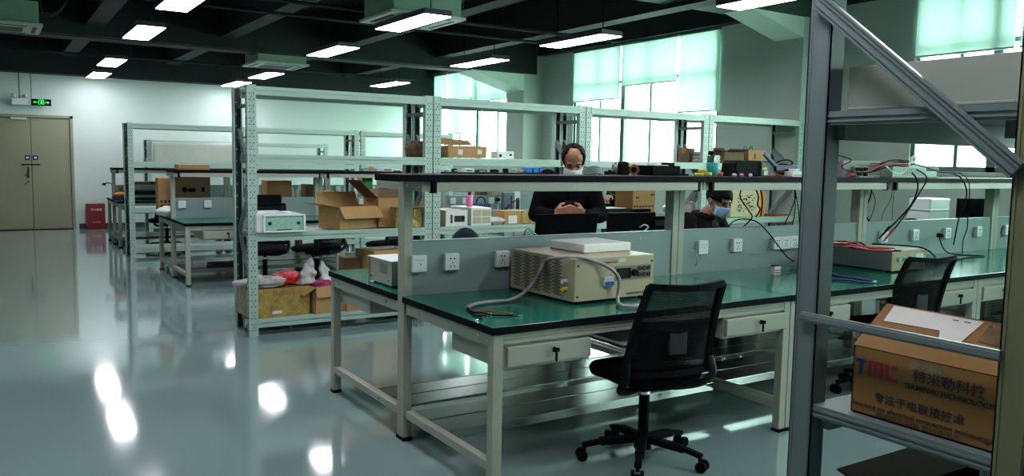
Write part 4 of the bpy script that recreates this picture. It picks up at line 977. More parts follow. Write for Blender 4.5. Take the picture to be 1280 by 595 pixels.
# small beige supply at the left end
t = thing('small_beige_power_supply', 'small beige power supply half hidden behind the tall bench post', 'power supply', (.05, .24, H), R(0))
MB().box(0, .42, 0, .32, .01, .145).build('case', 'bench', t, bevel=.003); MB().box(-.005, .425, -.004, .325, .145, .150).build('cover', 'white', t)
MB().box(-.0012, 0, .06, .16, .07, .125).build('label', 'benchd', t); MB().box(-.004, 0, .30, .322, .0, .15).build('front_edge', 'tape', t)
b = MB()
for y in (.04, .28): b.cyl((0, y, .035), (-.003, y, .035), .006, n=8)
b.build('screw', 'dgrey', t)
for x in (.03, .39):
    for y in (.03, .29): MB().cyl((x, y, 0), (x, y, .01), .01, n=8).build('rubber_foot', 'black', t)
# white bin and monitor at the right
t = thing('white_plastic_bin', 'white plastic bin standing tilted behind the right partition', 'bin', (on(1160, 262, 'y', .9).x, .9, H), R(0))
b = MB(); P = [(-.20, 0), (.20, 0), (.19, .41), (-.15, .41)]
b._add([(x, -.12, z) for x, z in P]+[(x, .12, z) for x, z in P], [(0, 1, 2, 3), (7, 6, 5, 4)]+[(i, 4+i, 4+(i+1) % 4, (i+1) % 4) for i in range(4)]); b.build('bin_body', 'white', t, bevel=.01)
MB().box(-.185, .195, -.125, .125, .29, .30).build('rim', 'white', t, bevel=.003)
monitor('black monitor behind the right partition near the window wall', on(1214, 260, 'y', .6).x, .6, .34, .26, .16, R(-20))
cable('black_cable', 'black cable arched on the right partition edge by the white bin', [on(1130, 276, 'y', .05), on(1136, 274, 'y', .05), on(1143, 274, 'y', .04), on(1150, 277, 'y', .03)], .008, 'black')

# ------------------------------------------------------------------ boxes on the front racks
FY = RY
# white shrink wrapped instrument
t = thing('white_server_unit', 'white instrument with punched front wrapped in film, on the middle shelf of the left rack', 'device', (.03, 2.84, .866), R(0))
MB().box(0, .40, .03, .44, 0, .15).build('case', 'white', t, bevel=.008)
M['film'] = mat('crinkled_clear_film', (.50, .58, .58), .18, noise=.25, nscale=16, bump=.8)
MB().box(-.006, .30, .05, .445, -.0, .158).build('plastic_film', 'film', t, bevel=.012)
b = MB(); b.box(.05, .41, .01, .03, .0, .014).box(.05, .41, .01, .03, .135, .150).box(.05, .07, .01, .03, .0, .15).box(.39, .41, .01, .03, .0, .15); b.build('front_frame', 'white', t, bevel=.006)
MB().box(.07, .39, .024, .032, .014, .135).build('front_grille', 'pcb', t)
b = MB().cyl((.11, .0235, .075), (.11, .018, .075), .016, n=12).cyl((.35, .0235, .075), (.35, .018, .075), .014, n=12).box(.17, .29, .02, .0235, .018, .026); b.build('fitting', 'dgrey', t)
# open carton
open_box('open_carton', 'opened light brown carton with drooping front flap, middle shelf of the left rack', 'box', (.93, 3.13, .866), .44, .30, .20, R(17), 'card', ((0, .42, -.95), (3, .36, .18), (2, .4, 1.3), (1, .25, -1.0)))
t = open_box('tall_open_carton', 'tall dark carton with raised flaps behind the opened light one', 'box', (1.30, 3.20, .866), .26, .34, .27, R(0), 'card', ((0, .30, 1.5), (3, .9, .75), (1, .3, -.9), (2, .4, .5)))
for o in t.children:
    if o.name.startswith('flap'): o.data.materials[0] = M['cardd']
t = open_box('taped_carton', 'gold taped carton with a flat flap, just right of the tall bench post', 'box', (1.43, 3.08, .866), .27, .3, .19, R(0), 'tape', ((0, .4, .05), (1, .3, .1)))
for o in t.children:
    if o.name.startswith('flap'): o.data.materials[0] = M['card']
# gold taped box and things on it
t = closed_box('gold_taped_carton', 'large carton wrapped in gold packing tape on the bottom shelf of the left rack', 'box', (.24, 3.13, .141), .50, .40, .245, R(4), 'tape', False)
MB().box(-.08, .0, -.2015, -.20, .03, .055).build('sticker', 'offwhite', t)
text_mesh('marking', '888', .06, 'cardd', t, (-.08, -.2012, .18), (1, 0, 0), (0, 0, 1), width=.16)
def crinkle(o, strength, scale):
    tx = bpy.data.textures.new('crinkle', 'CLOUDS'); tx.noise_scale = scale; tx.noise_depth = 3; tx.noise_basis = 'VORONOI_F1'
    d = o.modifiers.new('crinkle', 'DISPLACE'); d.texture = tx; d.strength = strength; d.mid_level = .35
def blob(name, mm, pts, seed, lab, cat, loc, spiky=.25, sq=1):
    random.seed(seed); n, k = 40, 22; rx, ry, rz = pts; b = MB(); vs = []
    ph = [random.random()*6 for _ in range(6)]
    for i in range(k+1):
        th = math.pi*i/k
        for j in range(n):
            a = 2*math.pi*j/n; q = 1+spiky*(math.sin(3*a+ph[0]+2*th)+math.sin(5*th+ph[1]+a)+.7*math.sin(7*a+ph[2]))/2.7
            vs.append((rx*q*math.sin(th)*math.cos(a), ry*q*math.sin(th)*math.sin(a), max(0, rz+rz*q*math.cos(th)*sq)))
    b._add(vs, [(i*n+j, (i+1)*n+j, (i+1)*n+(j+1) % n, i*n+(j+1) % n) for i in range(k) for j in range(n)], 0, True)
    o = single(b, name, mm, lab, cat, loc); crinkle(o, .035, .05); return o
blob('crumpled_plastic_wrap', 'clearbag', (.21, .15, .04), 3, 'crumpled pale plastic wrap lying on the left of the gold taped carton', 'wrap', (.13, 3.08, .387))
blob('red_plastic_bag', 'bag', (.13, .12, .055), 5, 'bright red crumpled plastic bag on the gold taped carton', 'bag', (.37, 3.14, .387), .2)
# film bags standing in the next box
open_box('open_carton', 'opened carton beside the gold taped one on the bottom shelf, its side flap pulled out', 'box', (.66, 3.12, .141), .30, .38, .235, R(10), 'card', ((3, .45, -.5), (1, .4, -1.0), (0, .25, -1.3)))
def spike(name, m, lab, loc, h, r, seed, lean):
    random.seed(seed); n = 26; b = MB(); vs = []; K = 22
    for i in range(K+1):
        f = i/K; rr = r*(1-f)**.7*(1+.15*math.sin(f*16+seed)); 
        for j in range(n):
            a = 2*math.pi*j/n; q = 1+.2*math.sin(3*a+f*6); vs.append((lean[0]*f+rr*q*math.cos(a), lean[1]*f+rr*.6*q*math.sin(a), h*f))
    b._add(vs, [(i*n+j, i*n+(j+1) % n, (i+1)*n+(j+1) % n, (i+1)*n+j) for i in range(K) for j in range(n)]+[tuple(range(n))[::-1]], 0, True)
    o = single(b, name, m, lab, 'bag', loc); crinkle(o, .02, .04); return o
spike('clear_plastic_bag', 'clearbag', 'silvery clear bag standing up between the gold taped carton and its neighbour', (.49, 3.05, .40), .22, .085, 2, (.07, .02))
spike('printed_plastic_bag', 'white', 'white and blue plastic bag corner sticking up out of the lower open carton', (.74, 3.14, .35), .23, .07, 4, (-.06, .0))
blob('magenta_cloth', 'magenta', (.12, .10, .03), 8, 'dark magenta cloth lying in the lower open carton', 'cloth', (.66, 3.12, .34))
closed_box('small_carton', 'small light carton on the bottom shelf seen between the near bench legs', 'box', (.93, 3.0, .141), .2, .16, .09, R(0), 'card')
t = thing('dark_case', 'dark flat case on the bottom shelf at the rack end', 'case', (1.46, 2.91, .141), 0); MB().box(-.1, .1, -.0, .05, 0, .06).build('body', 'dgrey', t, bevel=.006); MB().box(-.05, .05, -.012, .0, .02, .035).build('grip', 'black', t)
t = closed_box('slotted_carton', 'tall brown carton with rows of dark slots, behind the small beige supply', 'box', (1.28, 3.14, .141), .42, .34, .52, R(8), 'card', True)
b = MB()
for k in range(3):
    for j in range(4): b.box(-.13+.10*k, -.07+.10*k, -.1715, -.17, .28+.05*j, .30+.05*j)
b.build('box_mark', 'ink', t)
closed_box('plain_carton', 'plain brown carton left of the slotted one on the bottom shelf', 'box', (.99, 3.26, .141), .15, .22, .44, R(-4), 'cardd', False)
# mid shelf items of rack 2 (z .866) : instruments
def pos(u, y): return on(u, 250, 'y', y).x
t = thing('cream_instrument', 'cream instrument with a dark slot, just right of the double rack post', 'device', (pos(556, 2.95), 2.93, .866), 0)
w = pos(583, 2.95)-pos(556, 2.95); MB().box(0, w, 0, .4, 0, .15).build('case', 'cream', t, bevel=.003); MB().box(.0, w, -.006, 0, .0, .15).build('front_panel', 'offwhite', t)
b = MB().box(.05, .07, -.009, -.006, .03, .11).box(.09, .2, -.009, -.006, .04, .10); b.build('slot', 'dgrey', t); MB().cyl((w-.05, -.006, .075), (w-.05, -.02, .075), .014, n=12).build('knob', 'black', t)
t = thing('drawer_instrument', 'pale instrument with two rows of windows, right of the cream one', 'device', (pos(588, 2.95), 2.93, .866), 0)
w = pos(613, 2.95)-pos(588, 2.95); MB().box(0, w, .0, .42, 0, .17).build('case', 'white', t, bevel=.003)
b = MB()
for z in (.02, .09):
    for k in range(2): b.box(.02+k*w*.46, .02+k*w*.46+w*.40, -.003, .0, z, z+.06)
b.build('front_window', 'cream', t)
closed_box('carton_with_white_label', 'brown carton with a white label on the middle shelf left of the standing man', 'box', (pos(636, 3.05), 3.08, .866), .20, .22, .13, 0, 'card', False, label=[(0, .045, .10, .08, 'offwhite')])
closed_box('gold_taped_carton', 'gold taped carton touching the left arm of the standing man on the middle shelf', 'box', (pos(658, 3.08), 3.10, .866), .24, .24, .13, 0, 'tape', False)
blob('white_packing_paper', 'offwhite', (.10, .10, .03), 11, 'white crumpled paper on the middle shelf between the instruments and the cartons', 'paper', (pos(622, 3.0), 3.05, .866))
t = thing('pink_bottle', 'pink bottle standing on top of the drawer instrument', 'bottle', (pos(584, 3.15), 3.2, 1.037-.001), 0)
MB().lathe([(0, 0), (.033, 0), (.034, .01), (.034, .10), (.026, .115), (0, .115)], n=18).build('bottle_body', 'pink', t); MB().lathe([(0, .115), (.018, .115), (.016, .145), (0, .145)], n=14).build('cap', 'dgrey', t)
t.location = (pos(590, 3.1), 3.15, 1.0362)
# top-middle shelf items (z 1.51)
p3 = lambda u, y=3.1: on(u, 190, 'y', y).x
blob('brown_paper_bundle', 'cardd', (.10, .12, .07), 13, 'crumpled brown paper bundle on the upper shelf behind the double rack post', 'paper', (p3(524), 3.15, 1.511))
t = closed_box('label_carton', 'brown carton with two white labels and a loose flap on the upper shelf', 'box', (p3(579, 3.0), 3.08, 1.511), p3(603, 3.0)-p3(555, 3.0), .34, .115, 0, 'card', False, label=[(-.08, .055, .05, .05, 'offwhite'), (.13, .06, .05, .04, 'offwhite')])
MB().slab([(-.22, -.1, .116), (.05, -.17, .12), (.10, .0, .165), (-.2, .1, .19)], .006).build('loose_flap', 'card', t)
t = thing('white_bracket_unit', 'small white bracket unit with dark holes at the end of the upper shelf', 'device', (p3(628), 3.1, 1.511), 0)
MB().box(-.1, .1, -.06, .06, 0, .075).build('body', 'white', t, bevel=.004); MB().cyl((-.06, -.06, .03), (-.06, -.066, .03), .015, n=10).cyl((.06, -.06, .04), (.06, -.066, .04), .013, n=10).build('holes', 'dgrey', t)
closed_box('narrow_brown_carton', 'narrow brown carton on the upper shelf behind the rack brace, before the middle window', 'box', (p3(862, 3.15), 3.2, 1.511), .16, .14, .17, R(20), 'cardd')
# right rack
open_box('open_brown_carton', 'opened brown carton beside the yellow one on the upper shelf of the right rack', 'box', (p3(910, 3.15), 3.18, 1.511), .30, .3, .14, R(-6), 'cardd', ((0, .3, .35), (2, .3, .6), (3, .25, .3)))
t = closed_box('yellow_carton', 'yellowish brown carton with two wire handles on the upper shelf of the right rack', 'box', (p3(937, 3.1), 3.12, 1.511), .27, .30, .165, R(-6), 'card', False, label=[(-.03, .09, .02, .06, 'ink')])
for x in (-.05, .04): MB().tube([(x-.03, 0, .165), (x-.02, 0, .20), (x+.01, 0, .21), (x+.03, 0, .165)], .004, 5).build('wire_handle', 'black', t)
t = thing('white_tube_stack', 'stepped stack of white tubes showing round ends, on the right rack', 'tube stack', (p3(892, 2.98), 2.98, 1.511), 0)
for r_, (n, off) in enumerate(((6, 0), (6, .0), (3, .02))):
    for k in range(n): MB().cyl((-.16+off+k*.05, 0, .022+r_*.045), (-.16+off+k*.05, .25, .022+r_*.045), .022, n=12).cyl((-.16+off+k*.05, -.0012, .022+r_*.045), (-.16+off+k*.05, -.0002, .022+r_*.045), .010, n=8, m=1).build('tube', ['white', 'dgrey'], t)
# mid level of racks 3, 4
t = closed_box('marked_carton', 'large brown carton with black markings behind the black instrument', 'box', (on(804, 260, 'y', 2.96).x, 3.10, .866), .33, .30, .40, 0, 'cardf', True)
b = MB()
for k in range(7): b.box(-.15+k*.043, -.12+k*.043, -.1512, -.15, .14, .165)
b.box(-.12, -.07, -.1512, -.15, .24, .26).box(.09, .15, -.1512, -.15, .27, .29); b.build('box_mark', 'ink', t)
blob('grey_padded_parcel', 'clearbag', (.22, .15, .10), 21, 'grey padded parcel on the middle shelf right of the bench post', 'parcel', (on(853, 262, 'y', 3.1).x, 3.15, .866), .12)
t = closed_box('speckled_carton', 'pale carton with dense black print behind the seated person', 'box', (on(921, 252, 'y', 3.12).x, 3.13, .866), .50, .3, .34, 0, mat('pale_carton', (.50, .42, .24), .7, noise=.06), False)
random.seed(31); b = MB()
for k in range(60):
    x, z = -.15+.3*random.random(), .06+.2*random.random(); b.box(x, x+.012+.02*random.random(), -.1515, -.15, z, z+.008+.01*random.random())
b.build('box_mark', 'ink', t)
closed_box('orange_parcel', 'orange and yellow parcel on the middle shelf beside the hanging cables', 'box', (on(945, 252, 'y', 3.1).x, 3.12, .866), .14, .2, .30, 0, 'orange', False)
closed_box('flat_brown_carton', 'flat dark brown carton lying on top of the speckled pale one', 'box', (on(902, 232, 'y', 3.12).x, 3.13, 1.207), .32, .28, .10, 0, 'cardd', False)
t = thing('red_folder', 'flat red folder on the middle shelf right of the seated person', 'folder', (on(970, 268, 'y', 3.0).x, 3.0, .866), R(10)); MB().box(-.15, .15, -.08, .1, 0, .02).build('cover', 'redw', t); MB().box(-.145, .152, -.075, .095, .004, .016).build('paper_block', 'offwhite', t)
# far side under shelf: parcel row at bottom of second rack, behind partition
closed_box('gold_taped_carton', 'flat gold taped carton low behind the partition, left of the big laptop', 'box', (on(632, 297, 'y', 3.05).x, 3.1, .55), .55, .28, .16, 0, 'tape', False).location.z = .141
t = thing('dark_blue_cap', 'dark navy cap just showing over the partition', 'cap', (on(582, 303, 'y', .62).x, .62, H), 0)
MB().ell((0, 0, .13), (.11, .10, .16), 18, keep=lambda p: p.z > -.0).build('crown', mat('navy_cloth', (.018, .023, .034), .9, spec=.1), t)
MB().box(-.09, .09, -.08, .08, 0, .14).build('lining_box', 'dgrey', t)
t.location.z = H
# ------------------------------------------------------------------ people
def rm(o, vox, it=4):
    m = o.modifiers.new('remesh', 'REMESH'); m.mode = 'VOXEL'; m.voxel_size = vox; m.use_smooth_shade = True
    s = o.modifiers.new('smooth', 'SMOOTH'); s.iterations = it; s.factor = .5
    return o
def cap(b, p, q, r0, r1, n=12):
    p, q = Vector(p), Vector(q); b.cyl(p, q, r0, r1, n=n); b.ell(p, (r0, r0, r0), n); b.ell(q, (r1, r1, r1), n)
def limb(b, pts, rs, grow=0):
    for i in range(len(pts)-1): cap(b, pts[i], pts[i+1], rs[i]+grow, rs[i+1]+grow)
def hand(b, w, d, palm_n, side, curl=.6, sc=1.0):
    """w = wrist, d = direction of the palm, palm_n = the way the palm faces, side = towards the thumb"""
    w, d, n, s = Vector(w), Vector(d).normalized(), Vector(palm_n).normalized(), Vector(side).normalized()
    c = w+d*.045*sc
    b.obox(c, d*.042*sc, s*.037*sc, n*.012*sc)
    for k in range(4):
        base = w+d*.082*sc+s*(.030-.020*k)*sc; ln = (.072, .080, .074, .058)[k]*sc; p = base; ang = .25
        for seg, f in enumerate((.45, .32, .23)):
            ang += curl*(.55 if seg == 0 else .8); dd = d*math.cos(ang)+n*math.sin(ang); q = p+dd*ln*f*1.05
            cap(b, p, q, (.0098-.0008*seg)*sc, (.0090-.0009*seg)*sc, 8); p = q
    p = w+d*.025*sc+s*.034*sc; dd = (d*.7+s*.6+n*.35).normalized(); q = p+dd*.038*sc; cap(b, p, q, .012*sc, .010*sc, 8)
    dd2 = (d*.85+s*.05+n*.55).normalized(); cap(b, q, q+dd2*.03*sc, .010*sc, .0085*sc, 8)
def person(lab, loc, rot, J, cloth='cloth', legs='denim', maskm='mask', bald=False, pitch=30, yaw=0, hs=1.0, hood=False):
    t = thing('person', lab, 'person', loc, rot)
    H0 = Vector(J['head']); RR = Matrix.Rotation(R(yaw), 3, 'Z')@Matrix.Rotation(R(pitch), 3, 'X')   # face looks along -y
    h = lambda x, y, z: H0+RR@(Vector((x, y, z))*hs)
    b = MB()
    b.ell(h(0, .012, .035), (.076*hs, .096*hs, .088*hs), 20, rot=RR); b.ell(h(0, -.018, -.03), (.062*hs, .072*hs, .082*hs), 18, rot=RR)
    b.ell(h(0, -.045, -.085), (.036*hs, .036*hs, .028*hs), 14, rot=RR)                      # chin
    b.ell(h(0, -.098, -.028), (.013*hs, .020*hs, .024*hs), 10, rot=RR); b.ell(h(0, -.086, -.005), (.009*hs, .012*hs, .03*hs), 10, rot=RR)  # nose
    b.ell(h(0, -.072, .022), (.055*hs, .018*hs, .012*hs), 12, rot=RR)                      # brow
    for s in (-1, 1): b.ell(h(s*.078, .012, -.012), (.010*hs, .020*hs, .033*hs), 10, rot=RR)
    b.ell(h(0, -.08, -.068), (.024*hs, .012*hs, .007*hs), 10, rot=RR)
    cap(b, h(0, .02, -.06), J['neck'], .055, .060)
    limb(b, [J['chest'], J['belly'], J['hip']], [.115, .115, .125]); 
    b.ell(J['chest'], (.165, .105, .15), 16); b.ell(J['hip'], (.165, .12, .12), 16); cap(b, Vector(J['neck'])-Vector((0, 0, .02)), J['chest'], .06, .11)
    for s in 'lr':
        limb(b, [J['sh'+s], J['el'+s], J['wr'+s]], [.052, .038, .027]); cap(b, J['chest'], J['sh'+s], .09, .052)
        limb(b, [J['th'+s], J['kn'+s], J['an'+s]], [.082, .056, .040]); cap(b, J['hip'], J['th'+s], .1, .082)
        cap(b, J['an'+s], Vector(J['an'+s])+Vector((0, -.15, -.035)), .036, .030)
        hd = J['hd'+s]; hand(b, J['wr'+s], hd[0], hd[1], hd[2], hd[3] if len(hd) > 3 else .6, hd[4] if len(hd) > 4 else 1)
    rm(b.build('body', 'skin', t), .006, 3)
    b = MB()
    limb(b, [J['chest'], J['belly'], J['hip']], [.15, .155, .155]); b.ell(J['chest'], (.205, .14, .175), 16); b.ell(J['belly'], (.205, .15, .19), 16); b.ell(J['hip'], (.175, .13, .10), 16)
    cap(b, Vector(J['neck'])-Vector((0, 0, .03)), J['chest'], .075, .13)
    for s in 'lr':
        e = Vector(J['wr'+s]); e = e+(Vector(J['el'+s])-e).normalized()*.02
        limb(b, [J['sh'+s], J['el'+s], e], [.082, .066, .045]); cap(b, J['chest'], J['sh'+s], .11, .07)
    rm(b.build('sweater' if not hood else 'jacket', cloth, t), .010, 4)
    if hood:
        b = MB(); N = Vector(J['neck']); b.tube([N+Vector((math.cos(a)*.085, .02+math.sin(a)*.085, -.012+.02*math.sin(a))) for a in [2*math.pi*i/16 for i in range(17)]], .026, 8, sub=1); b.ell(N+Vector((0, .11, -.05)), (.09, .05, .08), 12); rm(b.build('hood', cloth, t), .009, 4)
    b = MB(); b.ell(J['hip'], (.18, .135, .115), 16)
    for s in 'lr': limb(b, [J['th'+s], J['kn'+s], Vector(J['an'+s])+Vector((0, 0, .03))], [.098, .073, .056]); cap(b, J['hip'], J['th'+s], .115, .098)
    rm(b.build('trousers', legs, t), .012, 4)
    for s in 'lr':
        a = Vector(J['an'+s]); b = MB(); cap(b, a+Vector((0, .03, -.03)), a+Vector((0, -.17, -.042)), .042, .034); b.box(a.x-.045, a.x+.045, a.y-.21, a.y+.07, 0 if a.z > .07 else 0, .03); rm(b.build('shoe', 'black', t), .010, 3)
    # hair
    if bald: keep = lambda p: p.z > -.052*hs and (p.y > -.028*hs-.6*max(0, abs(p.x)-.018*hs) or (abs(p.x) > .05*hs and p.y > -.05*hs and p.z > -.02*hs))
    else: keep = lambda p: (p.z > -.075*hs and p.y > .01*hs) or p.z > .025*hs or (p.z > -.01*hs and abs(p.x) > .06*hs)
    g = 1.10 if bald else 1.16
    b = MB().ell(h(0, .014, .036), (.078*hs*g, .098*hs*g, .088*hs*(1.02 if bald else 1.15)), 36, rot=RR, keep=keep); o = b.build('hair', 'hair', t)
    sm = o.modifiers.new('thick', 'SOLIDIFY'); sm.thickness = .016; sm.offset = -1; d = o.modifiers.new('d', 'DISPLACE'); tx = bpy.data.textures.new('hair_noise', 'CLOUDS'); tx.noise_scale = .02; d.texture = tx; d.strength = .010; d.mid_level = .5
    # eyes, eyebrows
    for s in (-1, 1):
        e = MB().ell(h(s*.031, -.084, .004), (.012*hs, .006*hs, .0055*hs), 10, rot=RR).build('eye', 'hair', t)
        MB().ell(h(s*.032, -.089, .026), (.019*hs, .006*hs, .0045*hs), 10, rot=RR).build('eyebrow', 'hair', t)
    # mask: curved shell in front of nose, mouth, chin
    b = MB(); vs = []; nu, nv = 12, 8
    for i in range(nu+1):
        a = (-1+2*i/nu)
        for j in range(nv+1):
            v = j/nv; z = -.005-.105*v; bul = math.cos(a*1.35); y = -.030-.088*bul*(1-.35*(v-.35)**2*4*.5)-.012*math.exp(-(a*3)**2)*(1-v)
            vs.append(h(a*.068*(1-.25*max(0, v-.6)), y, z-.004*abs(a)*(1-2*v)*4))
    b._add(vs, [(i*(nv+1)+j, (i+1)*(nv+1)+j, (i+1)*(nv+1)+j+1, i*(nv+1)+j+1) for i in range(nu) for j in range(nv)], 0, True)
    o = b.build('face_mask', maskm, t); sm = o.modifiers.new('thick', 'SOLIDIFY'); sm.thickness = .003; sm.offset = 1
    b = MB()
    for s in (-1, 1):
        b = MB(); b.tube([h(s*.066, -.045, -.02), h(s*.08, -.01, .0), h(s*.088, .018, .018), h(s*.092, .028, -.005), h(s*.088, .02, -.025), h(s*.08, -.005, -.05), h(s*.064, -.04, -.085)], .0020, 5)
        b.build('mask_strap', maskm, o)
    return t
P1 = on(711, 200, 'y', 1.42)
J = dict(head=(.03, -.10, 1.495), neck=(.02, -.02, 1.385), chest=(0, .0, 1.22), belly=(0, .0, 1.03), hip=(0, .01, .90),
         shl=(-.165, 0, 1.355), shr=(.175, 0, 1.33), ell=(-.255, -.03, 1.07), elr=(.255, -.03, 1.07), wrl=(-.115, -.29, 1.085), wrr=(.115, -.285, 1.085),
         thl=(-.10, 0, .86), thr=(.10, 0, .86), knl=(-.11, -.02, .47), knr=(.11, -.02, .47), anl=(-.12, .02, .08), anr=(.12, .02, .08),
         hdl=((.95, .0, .30), (.1, 1, .0), (-.2, .0, 1), .75, 1.15), hdr=((-.95, .0, .30), (-.1, 1, .0), (.2, .0, 1), .75, 1.15))
person('balding standing person in black sweater and white mask, holding a phone', (P1.x, 1.42, 0), R(-33), J, 'cloth', 'denim', 'mask', True, 28, 0, 1.13)
Rz = Matrix.Rotation(R(-33), 3, 'Z'); pp = Vector((P1.x, 1.42, 0))+Rz@Vector((.01, -.262, 1.135))
t = thing('smartphone', 'dark phone held in both hands by the standing person', 'phone', tuple(pp), R(-33))
b = MB(); b.obox((0, 0, 0), (.045, 0, 0), (0, .022, .058), (0, -.0038, .0015)); b.build('phone_body', 'black', t, bevel=.003)
b = MB(); b.obox((0, .0042, -.0016), (.040, 0, 0), (0, .020, .053), (0, .0004, -.0002)); b.build('screen', 'screen', t)
# seated person
P2 = on(903, 250, 'y', 1.02)
J = dict(head=(.02, -.09, 1.185), neck=(0, .03, 1.065), chest=(0, .08, .90), belly=(0, .14, .70), hip=(0, .20, .56),
         shl=(-.20, .07, 1.005), shr=(.20, .07, 1.005), ell=(-.27, -.02, .80), elr=(.27, -.02, .80), wrl=(-.14, -.25, .83), wrr=(.16, -.25, .83),
         thl=(-.10, .17, .55), thr=(.10, .17, .55), knl=(-.12, -.25, .53), knr=(.12, -.25, .53), anl=(-.12, -.22, .08), anr=(.12, -.22, .08),
         hdl=((.3, -.9, 0), (0, -.1, -1), (1, 0, 0), .25), hdr=((-.3, -.9, 0), (0, -.1, -1), (-1, 0, 0), .25))
person('seated person with black hair, dark hooded jacket and blue mask, looking down', (P2.x, 1.17, 0), R(6), J, 'cloth2', 'denim', 'maskb', False, 22, -8, 1.13, True)
# third person, mostly hidden
P3 = on(789, 250, 'y', 4.0)
J = dict(head=(.0, -.08, 1.155), neck=(0, .02, 1.03), chest=(0, .05, .89), belly=(0, .1, .70), hip=(0, .15, .56),
         shl=(-.19, .03, 1.00), shr=(.19, .03, .97), ell=(-.28, -.10, 1.14), elr=(.24, .1, .76), wrl=(-.36, -.30, 1.09), wrr=(.1, -.15, .72),
         thl=(-.10, .12, .55), thr=(.10, .12, .55), knl=(-.12, -.25, .53), knr=(.12, -.25, .53), anl=(-.12, -.22, .08), anr=(.12, -.22, .08),
         hdl=((-.5, -.8, -.15), (.1, .1, -1), (.8, -.4, 0), .8), hdr=((-.3, -.9, 0), (0, -.1, -1), (-1, 0, 0), .5))
person('person in black hidden behind the marked carton, only one hand with a pen showing', (P3.x, 4.0, 0), R(-25), J, 'cloth', 'denim', 'mask', False, 25, 0, 1.05)
chair('black chair under the person hidden behind the marked carton', P3.x+.1, 4.25, 155)
t = closed_box('flat_black_case', 'flat black case on the middle shelf behind the monitor, with papers on top', 'case', (on(776, 262, 'y', 3.1).x, 3.12, .866), .62, .34, .13, 0, 'black', False)
MB().box(-.06, .06, -.18, -.17, .06, .075).build('grip', 'dgrey', t)
t = thing('paper_stack', 'loose white papers on the flat black case beside the standing person', 'paper', (on(765, 258, 'y', 3.1).x, 3.10, .997), R(5))
for k in range(4): MB().box(-.16, .12, -.10, .10, .0012*k, .0012*k+.001).build('sheet', 'offwhite', t).rotation_euler.z = R(4*k-6)
P = on(769, 244, 'y', 3.80); cable('pen', 'thin pen held in the hand beside the marked carton', [P+Vector((-.09, 0, .03)), P+Vector((.03, 0, -.02))], .004, 'steel', 'pen')

# ------------------------------------------------------------------ second row clutter
YB2 = YBm; pb = lambda u, y: on(u, 250, 'y', y).x
HBt = HB+.001
t = closed_box('big_brown_carton', 'big dark brown carton with faint black pictures, standing behind the second row partition', 'box', (pb(238, 7.2), 7.22, HBt), .42, .40, .50, 0, 'cardd', False)
b = MB().cyl((-.10, -.2, .33), (-.10, -.2015, .33), .035, n=16).box(-.06, .03, -.2015, -.2, .30, .35).box(.1, .14, -.2015, -.2, .30, .36).ell((.02, -.2, .14), (.10, .001, .07), 12); b.build('box_mark', 'black', t)
t = closed_box('tall_light_carton', 'tall light brown carton with rows of dark print, left of the second row post', 'box', (pb(206, 7.25), 7.30, HBt), .17, .18, .47, 0, 'card', False)
b = MB()
for k in range(3):
    for j in range(3): b.box(-.06+.045*k, -.03+.045*k, -.0915, -.09, .05+.055*j, .08+.055*j)
b.build('box_mark', 'ink', t)
closed_box('brown_carton', 'brown carton lying on top of the second row overhead shelf', 'box', (.30, YB2, 1.3155), .36, .25, .06, 0, 'card', False)
t = closed_box('brown_carton', 'wide brown carton with folded flaps on the second row bench beyond the partition', 'box', (pb(347, 7.0), 7.05, HBt), .32, .3, .45, 0, 'card', False)
closed_box('brown_carton', 'small brown carton right of the wide one beyond the second row partition', 'box', (pb(386, 7.0), 7.05, HBt), .12, .2, .40, 0, 'cardd', False)
closed_box('brown_carton', 'small light carton touching the second row post', 'box', (pb(399, 7.05), 7.15, HBt), .10, .2, .39, 0, 'card', False)
closed_box('brown_carton', 'low brown carton right of the second row post', 'box', (pb(413, 7.05), 7.15, HBt), .16, .2, .30, 0, 'card', False)
closed_box('brown_carton', 'orange brown carton with a small hole under the second row shelf end', 'box', (pb(457, 7.0), 7.02, HBt), .15, .2, .52, 0, 'card', False, label=[(.0, .47, .02, .02, 'ink')])
blob('white_plastic_bag', 'white', (.13, .12, .06), 51, 'white plastic bag on the left end of the second row bench', 'bag', (pb(206, 7.2), 7.02, HBt), .12)
for i, (u, w, hh, m, lab) in enumerate(((320, .06, .36, 'socket', 'small white bottle left of the wide brown carton'), (366, .05, .36, 'offwhite', 'small cream bottle between the brown cartons'), (372, .06, .34, 'socket', 'small white label roll between the brown cartons'))):
    t = thing('small_bottle', lab, 'bottle', (pb(u, 6.95), 6.98, HBt), 0); MB().lathe([(0, 0), (w/2, 0), (w/2, hh-.05), (w/4, hh-.02), (w/4, hh), (0, hh)], n=12).build('bottle_body', m, t)
blob('white_bag_roll', 'white', (.12, .05, .03), 52, 'white rolled bag on the second row bench right of the post', 'bag', (pb(424, 6.9), 6.95, HBt+.22), .1)
bpy.data.objects['white_bag_roll'].location.z = HBt
b = bpy.data.objects['white_bag_roll']; b.scale.z = 4.4
closed_box('green_box', 'small green box under the second row shelf end', 'box', (pb(455, 6.9), 6.80, HBt), .11, .12, .45, 0, mat('green_box', (.03, .32, .10), .5), False)
t = monitor('black monitor back seen over the white instrument on the left rack', pb(331, 6.2), 6.2, .40, .24, .06, R(-4), None, HB)
t = closed_box('flat_dark_laptop', 'dark closed laptop with papers in the lower shelf of the second row bench', 'laptop', (.62, 6.45, .15), .5, .3, .03, 0, 'dgrey', False); MB().box(-.2, .2, -.12, .12, .03, .034).build('lid_plate', 'black', t)
closed_box('white_carton', 'small white carton on the lower shelf of the second row bench', 'box', (.30, 6.42, .15), .16, .2, .09, 0, 'white', False)
